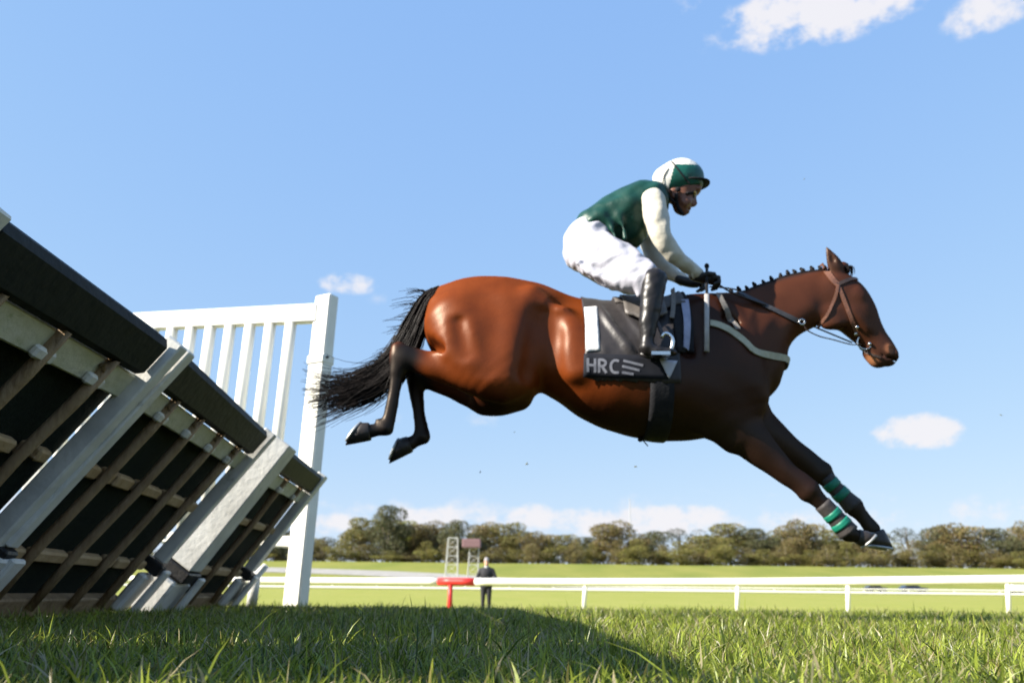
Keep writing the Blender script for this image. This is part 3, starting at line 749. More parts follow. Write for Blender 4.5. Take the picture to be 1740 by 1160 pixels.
# croup and dock
hb.limb(PX([(800, 545, 70, .20, 0), (845, 540, 66, .20, 0), (900, 548, 62, .19, 0)]), k=.05)
hb.limb(PX([(775, 498, 16, .05, 0), (752, 496, 11, .035, 0), (738, 503, 8, .022, 0)]), k=.03)
for sgn in (-1, 1):
    far = sgn > 0
    # quarter, thigh and stifle
    hb.limb(PX([(772, 535, 48, .10, .135 * sgn), (800, 580, 66, .115, .165 * sgn), (838, 622, 58, .108, .180 * sgn), (862, 652, 36, .08, .18 * sgn)]), k=.045)
    hb.limb(PX([(757, 520, 26, .06, .085 * sgn), (755, 560, 27, .06, .105 * sgn), (772, 600, 30, .06, .12 * sgn)]), k=.03)
    hb.limb(PX([(868, 520, 30, .07, .155 * sgn), (872, 580, 38, .075, .182 * sgn), (874, 636, 32, .065, .185 * sgn)]), k=.05)
    hb.limb(PX([(900, 512, 26, .05, .175 * sgn), (918, 520, 20, .04, .18 * sgn)]), k=.06)
    hb.limb(PX([(950, 535, 20, .04, .20 * sgn), (968, 575, 24, .04, .22 * sgn), (985, 630, 20, .04, .225 * sgn)]), k=.06)        # point of hip
    # shoulder and upper arm
    hb.limb(PX([(1205, 525, 34, .05, .105 * sgn), (1232, 590, 46, .07, .145 * sgn), (1258, 660, 46, .085, .135 * sgn), (1268, 690, 34, .075, .12 * sgn)]), k=.05)
    hb.limb(PX([(1180, 620, 46, .06, .17 * sgn), (1205, 680, 50, .07, .17 * sgn), (1225, 715, 40, .06, .155 * sgn)]), k=.05)
    hb.limb(PX([(1222, 728, 24, .05, .14 * sgn), (1246, 748, 20, .045, .135 * sgn)]), k=.03)
    hb.limb(PX([(1262, 640, 34, .08, .06 * sgn), (1272, 680, 26, .07, .07 * sgn)]), k=.04)
# near hind: gaskin, hock, cannon, pastern
nh = -.155
hb.limb(PX([(852, 640, 38, .085, nh), (800, 635, 31, .07, nh), (750, 625, 24, .050, nh), (712, 613, 21, .038, nh), (690, 608, 20, .036, nh)]), k=.025)
hb.limb(PX([(724, 583, 9, .10, -.12), (738, 587, 8, .08, -.15), (752, 592, 5, .04, -.22)]), k=.03, sub=True)
hb.limb(PX([(676, 590, 13, .030, nh), (680, 606, 20, .038, nh), (675, 632, 14, .030, nh)]), k=.02)
hb.limb(PX([(676, 622, 13, .028, nh), (672, 655, 10.5, .022, nh), (666, 690, 10, .021, nh), (660, 716, 12, .025, nh), (655, 728, 15, .031, nh)]), k=.012)
hb.limb(PX([(655, 728, 13, .029, nh), (640, 731, 11, .026, nh), (624, 733, 13, .034, nh)]), k=.012)
hb.limb(PX([(647, 719, 7, .018, nh), (641, 714, 4, .01, nh)]), k=.01)
# far hind
fh = .15
hb.limb(PX([(872, 650, 44, .085, fh), (822, 662, 38, .07, fh), (770, 650, 27, .05, fh), (725, 640, 19, .036, fh), (708, 636, 19, .036, fh)]), k=.025)
hb.limb(PX([(703, 626, 15, .03, fh), (706, 650, 15, .03, fh), (710, 690, 11, .022, fh), (716, 722, 11.5, .024, fh), (718, 742, 15, .031, fh)]), k=.015)
hb.limb(PX([(719, 742, 14, .029, fh), (706, 749, 11, .026, fh), (692, 756, 13, .034, fh)]), k=.012)
hb.limb(PX([(882, 674, 19, .06, .10), (850, 682, 18, .08, .09), (822, 683, 14, .06, .11)]), k=.07)
hb.limb(PX([(892, 660, 18, .10, -.06), (850, 665, 17, .10, -.06), (806, 653, 15, .09, -.06)]), k=.07)   # soft underside between the thighs
# near fore
nf = -.125
hb.limb(PX([(1232, 700, 44, .085, nf), (1262, 733, 38, .07, nf), (1300, 770, 28, .052, nf), (1335, 802, 21, .040, nf), (1358, 818, 20, .037, nf), (1374, 833, 20, .038, nf)]), k=.035)
hb.limb(PX([(1374, 833, 18, .036, nf), (1392, 850, 14, .027, nf), (1414, 873, 12.5, .024, nf), (1432, 893, 13.5, .026, nf), (1443, 907, 16, .032, nf)]), k=.014)
hb.limb(PX([(1443, 907, 13, .029, nf), (1458, 912, 10.5, .025, nf), (1470, 914, 11, .029, nf)]), k=.012)
# far fore
ff = .125
hb.limb(PX([(1250, 690, 44, .08, ff), (1290, 728, 36, .068, ff), (1330, 757, 27, .05, ff), (1368, 782, 21, .038, ff), (1396, 803, 19, .037, ff)]), k=.035)
hb.limb(PX([(1396, 803, 17.5, .036, ff), (1414, 824, 13.5, .026, ff), (1436, 846, 13, .025, ff), (1452, 862, 17, .033, ff)]), k=.014)
hb.limb(PX([(1452, 862, 15.5, .031, ff), (1468, 880, 13, .027, ff), (1483, 900, 14, .031, ff)]), k=.012)
# neck
hb.limb(PX([(1212, 596, 92, .15, 0), (1250, 578, 78, .125, 0), (1290, 549, 62, .098, 0), (1330, 526, 53, .083, 0), (1370, 509, 48.5, .076, 0), (1404, 500, 42, .074, 0)]), k=.05, seg=33, pear=-.12 + .25)
hb.limb(PX([(1285, 585, 22, .05, -.03), (1330, 552, 20, .045, -.035), (1372, 525, 18, .04, -.04)]), k=.04)
# head: skull, jaw, face, muzzle
hb.limb(PX([(1412, 494, 40, .078, 0), (1432, 510, 42, .085, 0), (1450, 532, 38, .083, 0), (1466, 553, 31, .066, 0), (1482, 574, 25.5, .052, 0), (1497, 592, 23.5, .050, 0), (1506, 603, 21, .048, 0)]), k=.025, seg=33, p=2.3)
for sgn in (-1, 1):
    hb.limb(PX([(1412, 530, 26, .03, .05 * sgn), (1418, 550, 23, .03, .052 * sgn)]), k=.025)                     # cheek
    hb.limb(PX([(1455, 497, 11, .018, .073 * sgn), (1464, 503, 9, .016, .073 * sgn)]), k=.02)                   # brow
    hb.limb(PX([(1449, 528, 5, .014, .068 * sgn), (1474, 560, 5, .012, .052 * sgn)]), k=.02)                    # facial crest
    hb.limb(PX([(1512, 590, 9, .015, .036 * sgn), (1517, 600, 8.5, .014, .034 * sgn)]), k=.014)                 # nostril wing
    hb.limb(PX([(1517, 592, 4.5, .012, .047 * sgn), (1520, 602, 4.5, .012, .045 * sgn)]), k=.008, sub=True)
    ex = .045 * sgn                                                                                              # ears
    hb.limb(PX([(1422, 457, 14, .022, ex), (1416, 442, 11, .020, ex * 1.15), (1410, 431, 6.5, .014, ex * 1.2), (1405, 420, 1.6, .005, ex * 1.2)] if sgn < 0 else
               [(1428, 460, 12, .022, ex), (1434, 452, 9, .018, ex), (1442, 449, 2.5, .006, ex)]), k=.014)
hb.limb(PX([(1416, 444, 4.5, .012, -.066), (1411, 432, 3, .008, -.066)]), k=.008, sub=True)
hb.limb(PX([(1513, 606, 14, .036, 0), (1510, 614, 9, .03, 0)]), k=.015)                                           # upper lip
hb.limb(PX([(1478, 600, 13, .032, 0), (1488, 614, 11, .032, 0), (1496, 618, 7, .026, 0)]), k=.014)               # lower lip and chin
hb.limb(PX([(1521, 613, 2.2, .06, 0), (1497, 608, 1.6, .06, 0), (1484, 598, 1.2, .05, 0)]), k=.006, sub=True)    # mouth line
# grooves and hollows of the muscles
for rows, k in (([(822, 500, 14, .022, -.272), (828, 560, 16, .026, -.302), (832, 625, 12, .020, -.308)], .06), ([(778, 545, 7, .014, -.258), (790, 600, 8, .014, -.285)], .045),
                ([(938, 535, 16, .024, -.235), (925, 585, 22, .034, -.245), (908, 640, 18, .03, -.24)], .06),
                ([(1182, 540, 9, .018, -.225), (1170, 600, 9, .018, -.262)], .04), ([(1236, 540, 9, .02, -.165), (1270, 585, 9, .02, -.135)], .04)):
    for sgn in (1, -1):
        hb.limb(PX([(a, b, c, d, o * sgn) for (a, b, c, d, o) in rows]), k=k, sub=True)
hb.warp(lambda X, Y, Z: .0022 * np.sin(X * 13 + 3 * Z) * np.sin(Z * 15 + 2 * Y) + .0012 * np.sin(X * 31 + Z * 17) * np.sin(Z * 33 - X * 9))
me = hb.mesh('horse_body', mat('bay_coat_with_shade', (1, 1, 1), (.80, .76, .74), scale=9, rough=.9, spec=.0, bump=.05, bscale=120, attr='coat', gloss=(.024, .42)), 2)
# coat colours: bay with black points, dark muzzle and brown forehand, plus painted shade on forehand and underside
nV = len(me.vertices); V = np.empty(nV * 3, np.float32); me.vertices.foreach_get('co', V); V = V.reshape(-1, 3).astype(float)
def seg_d(P, A, B):
    A, B = np.asarray(A), np.asarray(B); t = np.clip(((P - A) @ (B - A)) / np.dot(B - A, B - A), 0, 1); return np.linalg.norm(P - A - t[:, None] * (B - A), axis=1)
def blend(c, col, w): return c * (1 - w[:, None]) + np.asarray(col) * w[:, None]
sst = lambda x, a, b: (lambda t: t * t * (3 - 2 * t))(np.clip((x - a) / (b - a), 0, 1))
u, v = proj(V)
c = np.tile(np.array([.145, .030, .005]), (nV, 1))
c = blend(c, (.016, .0048, .0024), sst(u, 985, 1150) * .95)  # darker brown forehand, deepened by shade painted into the coat
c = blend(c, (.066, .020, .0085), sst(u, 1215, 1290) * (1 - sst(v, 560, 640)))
c = blend(c, (.014, .007, .005), sst(v - .10 * (u - 900), 652, 700) * .85)  # shade painted into the colour along the belly and under the thighs
c = blend(c, (.055, .018, .009), sst(u, 1385, 1425) * .8)
blk = (.008, .0065, .0065)
for chain, r0, r1 in (([(690, 606, nh), (672, 650, nh), (655, 728, nh), (600, 735, nh)], .075, .05), ([(706, 634, fh), (712, 690, fh), (718, 742, fh), (660, 770, fh)], .075, .05),
                      ([(1368, 828, nf), (1414, 873, nf), (1443, 907, nf), (1475, 915, nf)], .085, .05), ([(1390, 798, ff), (1436, 846, ff), (1460, 870, ff), (1500, 925, ff)], .085, .05)):
    pts = [W(a, b, D + o) for a, b, o in chain]
    d = np.min([seg_d(V, pts[i], pts[i + 1]) for i in range(len(pts) - 1)], axis=0)
    c = blend(c, blk, 1 - sst(d, r1, r0 + .06))
fl = np.min([seg_d(V, W(1300, 770, D + o), W(1368, 826, D + o)) for o in (nf, ff)], axis=0)
c = blend(c, (.022, .009, .006), (1 - sst(fl, .05, .14)) * .8)
mz = np.linalg.norm(V - W(1512, 606, D), axis=1); c = blend(c, (.05, .022, .016), (1 - sst(mz, .04, .13)) * .85)
ns = np.min([np.linalg.norm(V - W(1511, 592, D + o), axis=1) for o in (-.045, .045)], axis=0); c = blend(c, (.30, .12, .06), (1 - sst(ns, .014, .036)) * .9)
ch = np.linalg.norm(V - W(1481, 612, D - .02), axis=1); c = blend(c, (.30, .13, .06), (1 - sst(ch, .018, .045)) * .9)
ft = np.min([seg_d(V, W(1478, 494, D + o), W(1512, 565, D + o)) for o in (0,)], axis=0); c = blend(c, (.05, .022, .014), (1 - sst(ft, .03, .075)) * .7)
er = seg_d(V, W(1418, 452, D - .05), W(1406, 424, D - .05)); c = blend(c, (.035, .018, .012), (1 - sst(er, .02, .05)) * .7)
cl = np.array([seg_d(V, W(1238, 492, D), W(1320, 474, D)), seg_d(V, W(1320, 474, D), W(1392, 452, D))]).min(0); c = blend(c, (.02, .012, .010), 1 - sst(cl, .02, .06))
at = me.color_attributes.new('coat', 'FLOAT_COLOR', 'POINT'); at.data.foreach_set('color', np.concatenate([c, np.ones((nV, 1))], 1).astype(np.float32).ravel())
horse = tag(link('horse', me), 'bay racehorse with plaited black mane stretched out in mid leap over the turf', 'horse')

m_hoof = mat('dark_hoof', (.018, .014, .012), (.032, .025, .021), scale=20, rough=.45, bump=.15); m_shoe = mat('aluminium_shoe', (.45, .45, .44), rough=.4, metal=.6)
def hoof(p_in, p_out, Yo, rad, shoe=False, tilt=0.0):
    a, b = W(*p_in, D + Yo), W(*p_out, D + Yo); mb = MB(); ax = b - a; L_ = np.linalg.norm(ax); ax /= L_
    lat = np.array([0, 1.0, 0]); up = np.cross(lat, ax); vs, fs = [], []; n = 18
    for i, (f, r, sh) in enumerate(((0, .84, 0), (.08, .90, 0), (.55, .96, .0), (1, 1.0, .0))):
        for k in range(n):
            t = 2 * math.pi * k / n; vs.append(a + ax * L_ * (f + (tilt * math.cos(t) * f)) + rad * r * (math.cos(t) * up * 1.12 + math.sin(t) * lat) + up * rad * sh)
    for i in range(3):
        for k in range(n): k2 = (k + 1) % n; fs.append((i * n + k, i * n + k2, (i + 1) * n + k2, (i + 1) * n + k))
    fs += [tuple(range(n))[::-1], tuple(3 * n + k for k in range(n))]; mb.add(vs, fs); h = mb.build('hoof', m_hoof, horse, smooth=True)
    mb = MB(); pts = []
    for t in np.linspace(-2.35, 2.35, 22): pts.append(a + ax * L_ * (1.05 + tilt * math.cos(t)) + rad * .98 * (math.cos(t) * up * 1.12 + math.sin(t) * lat) + up * rad * .0)
    mb.tube(pts, .0065, n=6); mb.build('horseshoe', m_shoe, h, smooth=True)
hoof((629, 733), (601, 737), nh, .044, tilt=-.55); hoof((697, 754), (670, 766), fh, .044, tilt=-.55)
hoof((1457, 911), (1476, 917), nf, .036, tilt=-.45); hoof((1486, 903), (1497, 929), ff, .048, tilt=-.35)
m_eye = mat('dark_eye', (.008, .006, .005), rough=.06, spec=.8)
for sgn in (-1, 1):
    mb = MB(); mb.ball(W(1459, 510, D + .074 * sgn), (.017, .012, .016), 14, 10); mb.build('eye', m_eye, horse, smooth=True)
m_hair = mat('black_hair', (.006, .005, .005), (.016, .012, .011), scale=40, rough=.55, spec=.10)
# plaits along the crest
mbp = MB()
for (q, r) in (((0, 0, .006), .011), ((.002, 0, .018), .012), ((0, 0, .029), .008)): mbp.ball(q, (r, r * .9, r), 8, 6)
pl = mbp.mesh('mane_plait', m_hair)
crest = spline([(1240, 495), (1285, 482), (1320, 474), (1357, 462), (1392, 452)], 12)
for i, (x, y) in enumerate(crest):
    p = hb.hit(W(x, y - 30, D), np.array([0, 0, -1.0]), .3); o = link('mane_plait', pl, horse); o.matrix_parent_inverse = Matrix.Identity(4)
    o.location = Vector(p + np.array([0, 0, -.004])); o.rotation_euler = (random.uniform(-.3, .1), random.uniform(-.5, .2), 0); s_ = random.uniform(.85, 1.2); o.scale = (s_, s_, s_)
mb = MB(); line = []
for (x, y) in spline([(1215, 493), (1240, 495), (1285, 482), (1320, 474), (1357, 462), (1400, 450)], 24): line.append(hb.hit(W(x, y - 30, D), np.array([0, 0, -1.0]), .3) + np.array([0, 0, -.002]))
mb.tube(line, [.012] * 24, n=7); mb.build('mane_base', m_hair, horse, smooth=True)
mb = MB()
for i in range(26):
    a = W(1430 + random.uniform(-8, 6), 456 + random.uniform(-1, 5), D + random.uniform(-.035, .035)); b = a + np.array([random.uniform(.02, .055), random.uniform(-.03, .01), random.uniform(-.05, -.015)])
    mb.tube(spline([a, (a + b) / 2 + np.array([.02, -.015, .02]), b], 6), [.004, .004, .0035, .003, .002, .001], n=4)
mb.build('forelock', m_hair, horse, smooth=True)
# tail: strands streaming back and down behind the hocks
def tail():
    r = np.random.default_rng(5); mb = MB(); mt = tail_mid = spline([W(*q, D + o) for q, o in (((752, 491), 0), ((728, 507), 0), ((710, 545), 0), ((694, 582), .02), ((672, 618), .03), ((636, 648), .03), ((585, 668), .02), ((516, 680), 0))], 40)
    for i in range(1150):
        st = r.uniform(0, .40) if r.random() < .75 else r.uniform(0, .55); en = r.uniform(.62, 1.0) if r.random() < .85 else r.uniform(.35, .6)
        s0 = st * 39; s1 = en * 39; k = 13; ss = np.linspace(s0, s1, k); base = np.stack([np.interp(ss, np.arange(40), mt[:, j]) for j in range(3)], 1)
        tg = np.gradient(base, axis=0); tg /= np.linalg.norm(tg, axis=1, keepdims=True); nn = np.cross(tg, np.array([0, 1.0, 0]))
        f = ss / 39; a, b = np.clip(r.normal(0, .8), -1.5, 1.5), np.clip(r.normal(0, .8), -1.5, 1.5); spread = .020 + .040 * np.sin(np.pi * np.clip(f * .95, 0, 1)) ** .8 + .028 * f
        wig = .012 * np.sin(ss * r.uniform(.2, .5) + r.uniform(0, 6)) * f
        P = base + nn * (a * spread * .62 + wig + .07 * f ** 4 * r.normal())[:, None] + np.array([0, 1.0, 0]) * (b * spread * .8)[:, None]
        P[:, 2] += r.normal(0, .03) * (np.linspace(0, 1, k) ** 2)
        mb.tube(P, np.linspace(.0031, .0009, k), n=3, cap=False)
    for i in range(70):                                          # stray hairs lifting off the dock
        s0 = r.uniform(2, 22); p0 = np.array([np.interp(s0, np.arange(40), mt[:, j]) for j in range(3)]); d = np.array([-r.uniform(.05, .16), r.normal(0, .04), r.uniform(-.02, .055)])
        mb.tube(spline([p0, p0 + d * .5 + np.array([0, 0, .012]), p0 + d + np.array([-.02, 0, -.02])], 6), np.linspace(.0032, .0009, 6), n=3, cap=False)
    return mb.build('tail', m_hair, horse, smooth=True)
tail()

# ------------------------------------------------------------------ tack lying on the horse
m_leather = mat('dark_leather', (.030, .020, .016), (.05, .032, .025), scale=30, rough=.42, bump=.15)
m_tanl = mat('brown_bridle_leather', (.17, .075, .045), (.11, .05, .032), scale=30, rough=.45, bump=.15)
m_web = mat('grey_webbing', (.20, .18, .16), (.14, .125, .11), scale=60, rough=.8, bump=.2); m_cream = mat('cream_webbing', (.42, .40, .30), (.33, .31, .22), scale=40, rough=.8, bump=.2)
m_metal = mat('polished_steel', (.75, .74, .72), rough=.18, metal=1.0); m_black = mat('black_elastic', (.012, .012, .014), (.02, .02, .022), scale=30, rough=.75, bump=.15, spec=.12)
def on_skin(px, py, side=-1, guess=.2):
    Yg = D + side * guess
    for _ in range(3):
        p = W(px, py, Yg); h_ = hb.hit((p[0], D + side * .46, p[2]), np.array([0, -side * 1.0, 0]), .46); Yg = h_[1]
    return W(px, py, Yg)
def strap(name, pts, width, m, parent, off=.003, th=.004, seg=None, side=-1, pts3=None):
    S = spline(pts, seg or max(6, 6 * (len(pts) - 1))) if pts3 is None else spline(pts3, seg or 24)
    P = np.array([on_skin(x, y, side) for x, y in S]) if pts3 is None else S
    Pn = hb.normal(P); k = np.array([.25, .5, .25])
    for _ in range(2):
        Pn[1:-1] = .25 * Pn[:-2] + .5 * Pn[1:-1] + .25 * Pn[2:]
        P[1:-1] = .25 * P[:-2] + .5 * P[1:-1] + .25 * P[2:]
    Pn /= np.linalg.norm(Pn, axis=1, keepdims=True)
    T = np.gradient(P, axis=0); T /= np.linalg.norm(T, axis=1, keepdims=True); B = np.cross(Pn, T); B /= np.linalg.norm(B, axis=1, keepdims=True)
    G = np.stack([P - B * width / 2, P - B * width * .25, P, P + B * width * .25, P + B * width / 2], 1)
    NN = np.repeat(Pn[:, None], 5, 1)
    return slab(G, NN, off, th).build(name, m, parent, smooth=False)
# saddle, cloth and girth
axis_px = np.array([(a, b) for a, b, c_, d_ in trunk_px], float)
def ring_pt(X, th):
    """surface of the trunk at world x, going th round from the spine (positive on the near side)"""
    Zc = float(np.interp(X, AXW[:, 0], AXW[:, 2])); d = np.array([0, -math.sin(th), math.cos(th)])
    return hb.hit(np.array([X, D, Zc]) + d * .62, -d, .62)
AXW = np.array([W(a, b, D) for a, b in axis_px])
def wrap(xa, xb, zlow_px, nx, nr, far=-1.15, near_end=None, slant=0.0):
    """grid over the back between image columns xa..xb, hanging on the near side to image row zlow_px"""
    G = []
    for i in range(nx):
        px = xa + (xb - xa) * i / (nx - 1); X = W(px, 560, D)[0]
        ths = np.linspace(far, 2.2, 90); pts = np.array([ring_pt(X, t) for t in ths]); pu, pv = proj(pts)
        lim = zlow_px(px) if callable(zlow_px) else zlow_px
        j = next((q for q in range(30, 90) if ths[q] > .5 and pv[q] > lim), 89); pts = pts[:j + 1]
        d = np.r_[0, np.cumsum(np.linalg.norm(np.diff(pts, axis=0), axis=1))]
        s = np.linspace(0, d[-1], nr); G.append(np.stack([np.interp(s, d, pts[:, k]) for k in range(3)], 1))
    G = np.array(G); Nn = hb.normal(G.reshape(-1, 3)).reshape(G.shape); return G, Nn
sad0 = ring_pt(W(1080, 560, D)[0], 0)
saddle = thing('saddle', sad0, 'light racing saddle on a black cloth bearing a white number one', 'saddle')
m_cloth = mat('charcoal_satin', (.030, .026, .026), (.022, .019, .020), scale=12, rough=.45, bump=.12, bscale=30, spec=.3, sheen=.12)
G, Nn = wrap(986, 1134, lambda x: 643 + (x - 986) * .035, 44, 46)
gu, gv = proj(G.reshape(-1, 3)); gu = gu.reshape(G.shape[:2]); gv = gv.reshape(G.shape[:2])
ph = (gu - 1000) * .80 - (gv - 520) * .62
fold = np.clip(np.sin(ph / 5.6), -.2, 1) * np.exp(-((ph - 14) / 34.0) ** 2) * sst(gu, 1012, 1030) * (1 - sst(gv, 592, 608))
off = .006 + .020 * np.clip(fold, 0, 1) + .001 * np.sin(gu * .21) * np.sin(gv * .17)
cloth = slab(G, Nn, off, .004).build('saddle_cloth', m_cloth, saddle, smooth=True)
def decal_grid(quad, nu_, nv_):
    """quad of four image corners tl, tr, br, bl laid on the near flank"""
    q = np.array(quad, float); G2 = []
    for i in range(nu_):
        f = i / (nu_ - 1); row = []
        for j in range(nv_):
            g = j / (nv_ - 1); p = (q[0] * (1 - f) + q[1] * f) * (1 - g) + (q[3] * (1 - f) + q[2] * f) * g; row.append(on_skin(*p))
        G2.append(row)
    G2 = np.array(G2); return G2, hb.normal(G2.reshape(-1, 3)).reshape(G2.shape)
m_num = mat('white_number_print', (.74, .73, .72), (.68, .67, .66), scale=18, rough=.5, bump=.2)
G2, N2 = decal_grid([(992, 526), (1015, 524), (1020, 597), (996, 599)], 6, 14); slab(G2, N2, .0125, .002).build('number_one', m_num, cloth, smooth=True)
m_bandm = mat('black_cloth_band', (.011, .012, .017), (.016, .017, .022), scale=20, rough=.7, spec=.1)
G2, N2 = decal_grid([(992, 602), (1132, 606), (1134, 645), (991, 640)], 18, 6); slab(G2, N2, .0115, .0015).build('cloth_band', m_bandm, cloth, smooth=True)
m_letter = mat('grey_white_lettering', (.17, .175, .20), (.10, .105, .13), scale=30, rough=.6)
def stroke(pts, w): strap('letter', pts, w, m_letter, cloth, off=.0138, th=.001, seg=max(5, 3 * len(pts)))
def lett(x0, pts): return [(x0 + 15 * a, 609.5 + (x0 + 15 * a - 996) * .06 + 22 * b) for a, b in pts]
lw = .0125
stroke(lett(997, [(.12, 0), (.12, 1)]), lw); stroke(lett(997, [(.95, 0), (.95, 1)]), lw); stroke(lett(997, [(.1, .5), (.97, .5)]), lw)
stroke(lett(1016, [(.15, 0), (.15, 1)]), lw); stroke(lett(1016, [(.1, .08), (.6, .06), (.95, .25), (.7, .5), (.2, .54)]), lw); stroke(lett(1016, [(.5, .55), (1.0, 1)]), lw)
stroke(lett(1036, [(1.05, .1), (.6, .03), (.2, .25), (.15, .6), (.4, .92), (1.05, .92)]), lw)
for (xa, ya, xb, yb) in ((1059, 614, 1092, 622), (1057, 623, 1086, 630), (1057, 633, 1076, 636)): stroke([(xa, ya), ((xa + xb) / 2, (ya + yb) / 2), (xb, yb)], .012)
m_tri = mat('pale_grey_patch', (.46, .46, .50), (.40, .40, .44), scale=20, rough=.6)
G2, N2 = decal_grid([(1119, 614), (1149, 616), (1136.2, 643), (1134, 643)], 5, 6); slab(G2, N2, .022, .002).build('triangle_patch', m_tri, cloth, smooth=True)
# girth all round
Gi = []
for px in np.linspace(1090, 1128, 5):
    X = W(px, 680, D)[0]; Gi.append([ring_pt(X, t) for t in np.linspace(1.05, 2 * math.pi - 1.05, 44)])
Gi = np.array(Gi); slab(Gi, hb.normal(Gi.reshape(-1, 3)).reshape(Gi.shape), .003, .006).build('girth', m_black, saddle, smooth=True)
mb = MB(); q = ring_pt(W(1086, 680, D)[0], math.pi) ; mb.ball(q + np.array([0, 0, -.012]), (.014, .012, .012), 8, 6); mb.tube([q, q + np.array([.035, -.01, -.045])], .003, n=5); mb.build('girth_buckle', m_black, saddle)
# saddle seat, flap and pad
G2, N2 = wrap(1040, 1156, lambda x: 510 + 22 * math.sin(math.pi * (x - 1040) / 116) ** .7, 18, 22, far=-.8)
slab(G2, N2, .018, .012).build('saddle_pad', mat('grey_brown_pad', (.085, .075, .068), (.06, .052, .048), scale=15, rough=.6, bump=.2), saddle, smooth=True)
G2, N2 = wrap(1052, 1120, lambda x: 552 - .35 * abs(x - 1085), 12, 22, far=-.9); slab(G2, N2, .031, .012).build('saddle_flap', mat('scuffed_grey_leather', (.115, .10, .088), (.075, .066, .06), scale=12, rough=.5, bump=.2), saddle, smooth=True)
G2, N2 = wrap(1128, 1162, lambda x: 600, 10, 26, far=-1.1); slab(G2, N2, .014, .007).build('wither_pad', m_black, saddle, smooth=True)
m_lav = mat('lavender_grey_webbing', (.30, .31, .42), (.22, .23, .32), scale=25, rough=.45, bump=.15)
strap('tree_strap', [(1164, 517), (1163, 550), (1158, 594)], .038, m_lav, saddle, off=.024, th=.006); strap('tree_strap', [(1148, 500), (1143, 530), (1140, 548)], .022, m_web, saddle, off=.03, th=.006)
# stirrup on the near side
YS = D - .365
mb = MB(); mb.tube(spline([W(1124, 574, YS), W(1128, 567, YS), W(1136, 568, YS), W(1143, 577, YS), W(1141, 592, YS), W(1133, 603, YS)], 16), .010, n=8); mb.build('stirrup_iron', m_metal, saddle, smooth=True)
mb = MB(); a, b = W(1104, 604, YS), W(1136, 604, YS); mb.box(0, 1, -.05, .05, -.008, .008, fr=lambda x, y, z: a + (b - a) * x + np.array([0, y, z]), b=0); mb.build('stirrup_tread', m_metal, saddle)
mb = MB(); mb.tube([on_skin(1112, 545) + np.array([0, -.045, 0]), W(1122, 560, D - .345), W(1126, 569, YS)], .011, n=6, flat=.3); mb.build('stirrup_leather', m_leather, saddle)

# breast strap, bridle and reins
bs3 = [on_skin(*q) for q in ((1206, 550), (1218, 552), (1240, 562), (1266, 582), (1285, 599))]
zb = W(1300, 612, D - .08)[2]
bs3 += [hb.hit((2.0, D + yy, zb - .0 + dz), np.array([-1.0, 0, 0]), 1.4) for yy, dz in ((-.07, .012), (-.03, -.004), (.03, -.004), (.08, .03))]
bstrap = tag(strap('breast_girth', None, .035, m_cream, None, off=.005, th=.006, pts3=np.array(bs3), seg=48), 'cream webbing breast strap across the horse shoulder and chest', 'breast strap')
mstrap = tag(strap('neck_strap', [(1220, 505), (1230, 524), (1241, 543), (1252, 562)], .028, m_web, None, off=.015, th=.004), 'short grey strap running down the neck to the breast strap', 'neck strap')
bridle = thing('bridle', W(1425, 480, D - .1), 'brown leather bridle with ring bit on the horse head', 'bridle')
strap('headpiece', [(1397, 449), (1405, 462), (1415, 476), (1423, 484)], .030, m_tanl, bridle); strap('cheekpiece', [(1423, 484), (1432, 506), (1443, 534), (1452, 556), (1458, 570)], .019, m_tanl, bridle)
strap('throat_lash', [(1423, 484), (1420, 500), (1409, 528), (1398, 546), (1390, 556)], .014, m_tanl, bridle, off=.006)
strap('browband', [(1422, 484), (1436, 478), (1448, 474), (1456, 475)], .018, m_leather, bridle)
bp = on_skin(1467, 583); 
mb = MB(); mb.tube([bp + np.array([.036 * math.cos(t), -.014, .036 * math.sin(t)]) for t in np.linspace(0, 2 * math.pi, 25)], .0045, n=6, cap=False); mb.build('bit_ring', m_metal, bridle, smooth=True)
for q in ((1455, 557), (1453, 568), (1476, 585)): mb = MB(); mb.ball(on_skin(*q) + np.array([0, -.012, 0]), (.010, .008, .010), 8, 6); mb.build('buckle', m_metal, bridle, smooth=True)
strap('lip_strap', [(1462, 590), (1474, 599), (1486, 604), (1496, 607)], .012, m_leather, bridle)
reins = thing('reins', W(1300, 530, D - .12), 'dark leather reins running from the gloves along the neck to the bit', 'reins')
R3 = [W(1222, 484, D - .11), W(1246, 498, D - .115), on_skin(1300, 520) + (0, -.012, 0), on_skin(1345, 541) + (0, -.012, 0), on_skin(1360, 549) + (0, -.014, 0)]
mb = MB(); mb.tube(spline(R3[:3], 12), .008, n=6, flat=.5); mb.build('rein', m_leather, reins, smooth=True)
strap('rein', [(1256, 499), (1290, 516), (1325, 532), (1356, 546)], .024, mat('black_rubber_rein', (.03, .03, .034), (.045, .045, .05), scale=60, rough=.6), reins, off=.006, th=.006)
mb = MB(); mb.tube(spline([R3[-1], W(1372, 561, D - .095), W(1392, 571, D - .09), W(1416, 577, D - .085), W(1446, 585, D - .075), bp + np.array([-.02, -.02, -.012])], 24), .006, n=6, flat=.5); mb.build('rein', m_leather, reins, smooth=True)
mb = MB(); mb.tube([R3[-1] + np.array([.014 * math.cos(t), -.008, .014 * math.sin(t)]) for t in np.linspace(0, 2 * math.pi, 15)], .0045, n=6, cap=False); mb.build('martingale_ring', m_metal, reins, smooth=True)
mb = MB(); mb.tube(spline([W(1206, 487, D + .05), W(1250, 492, D + .10), W(1310, 512, D + .11), W(1362, 545, D + .10), W(1448, 582, D + .08)], 24), .007, n=6, flat=.5); mb.build('rein', m_leather, reins, smooth=True)

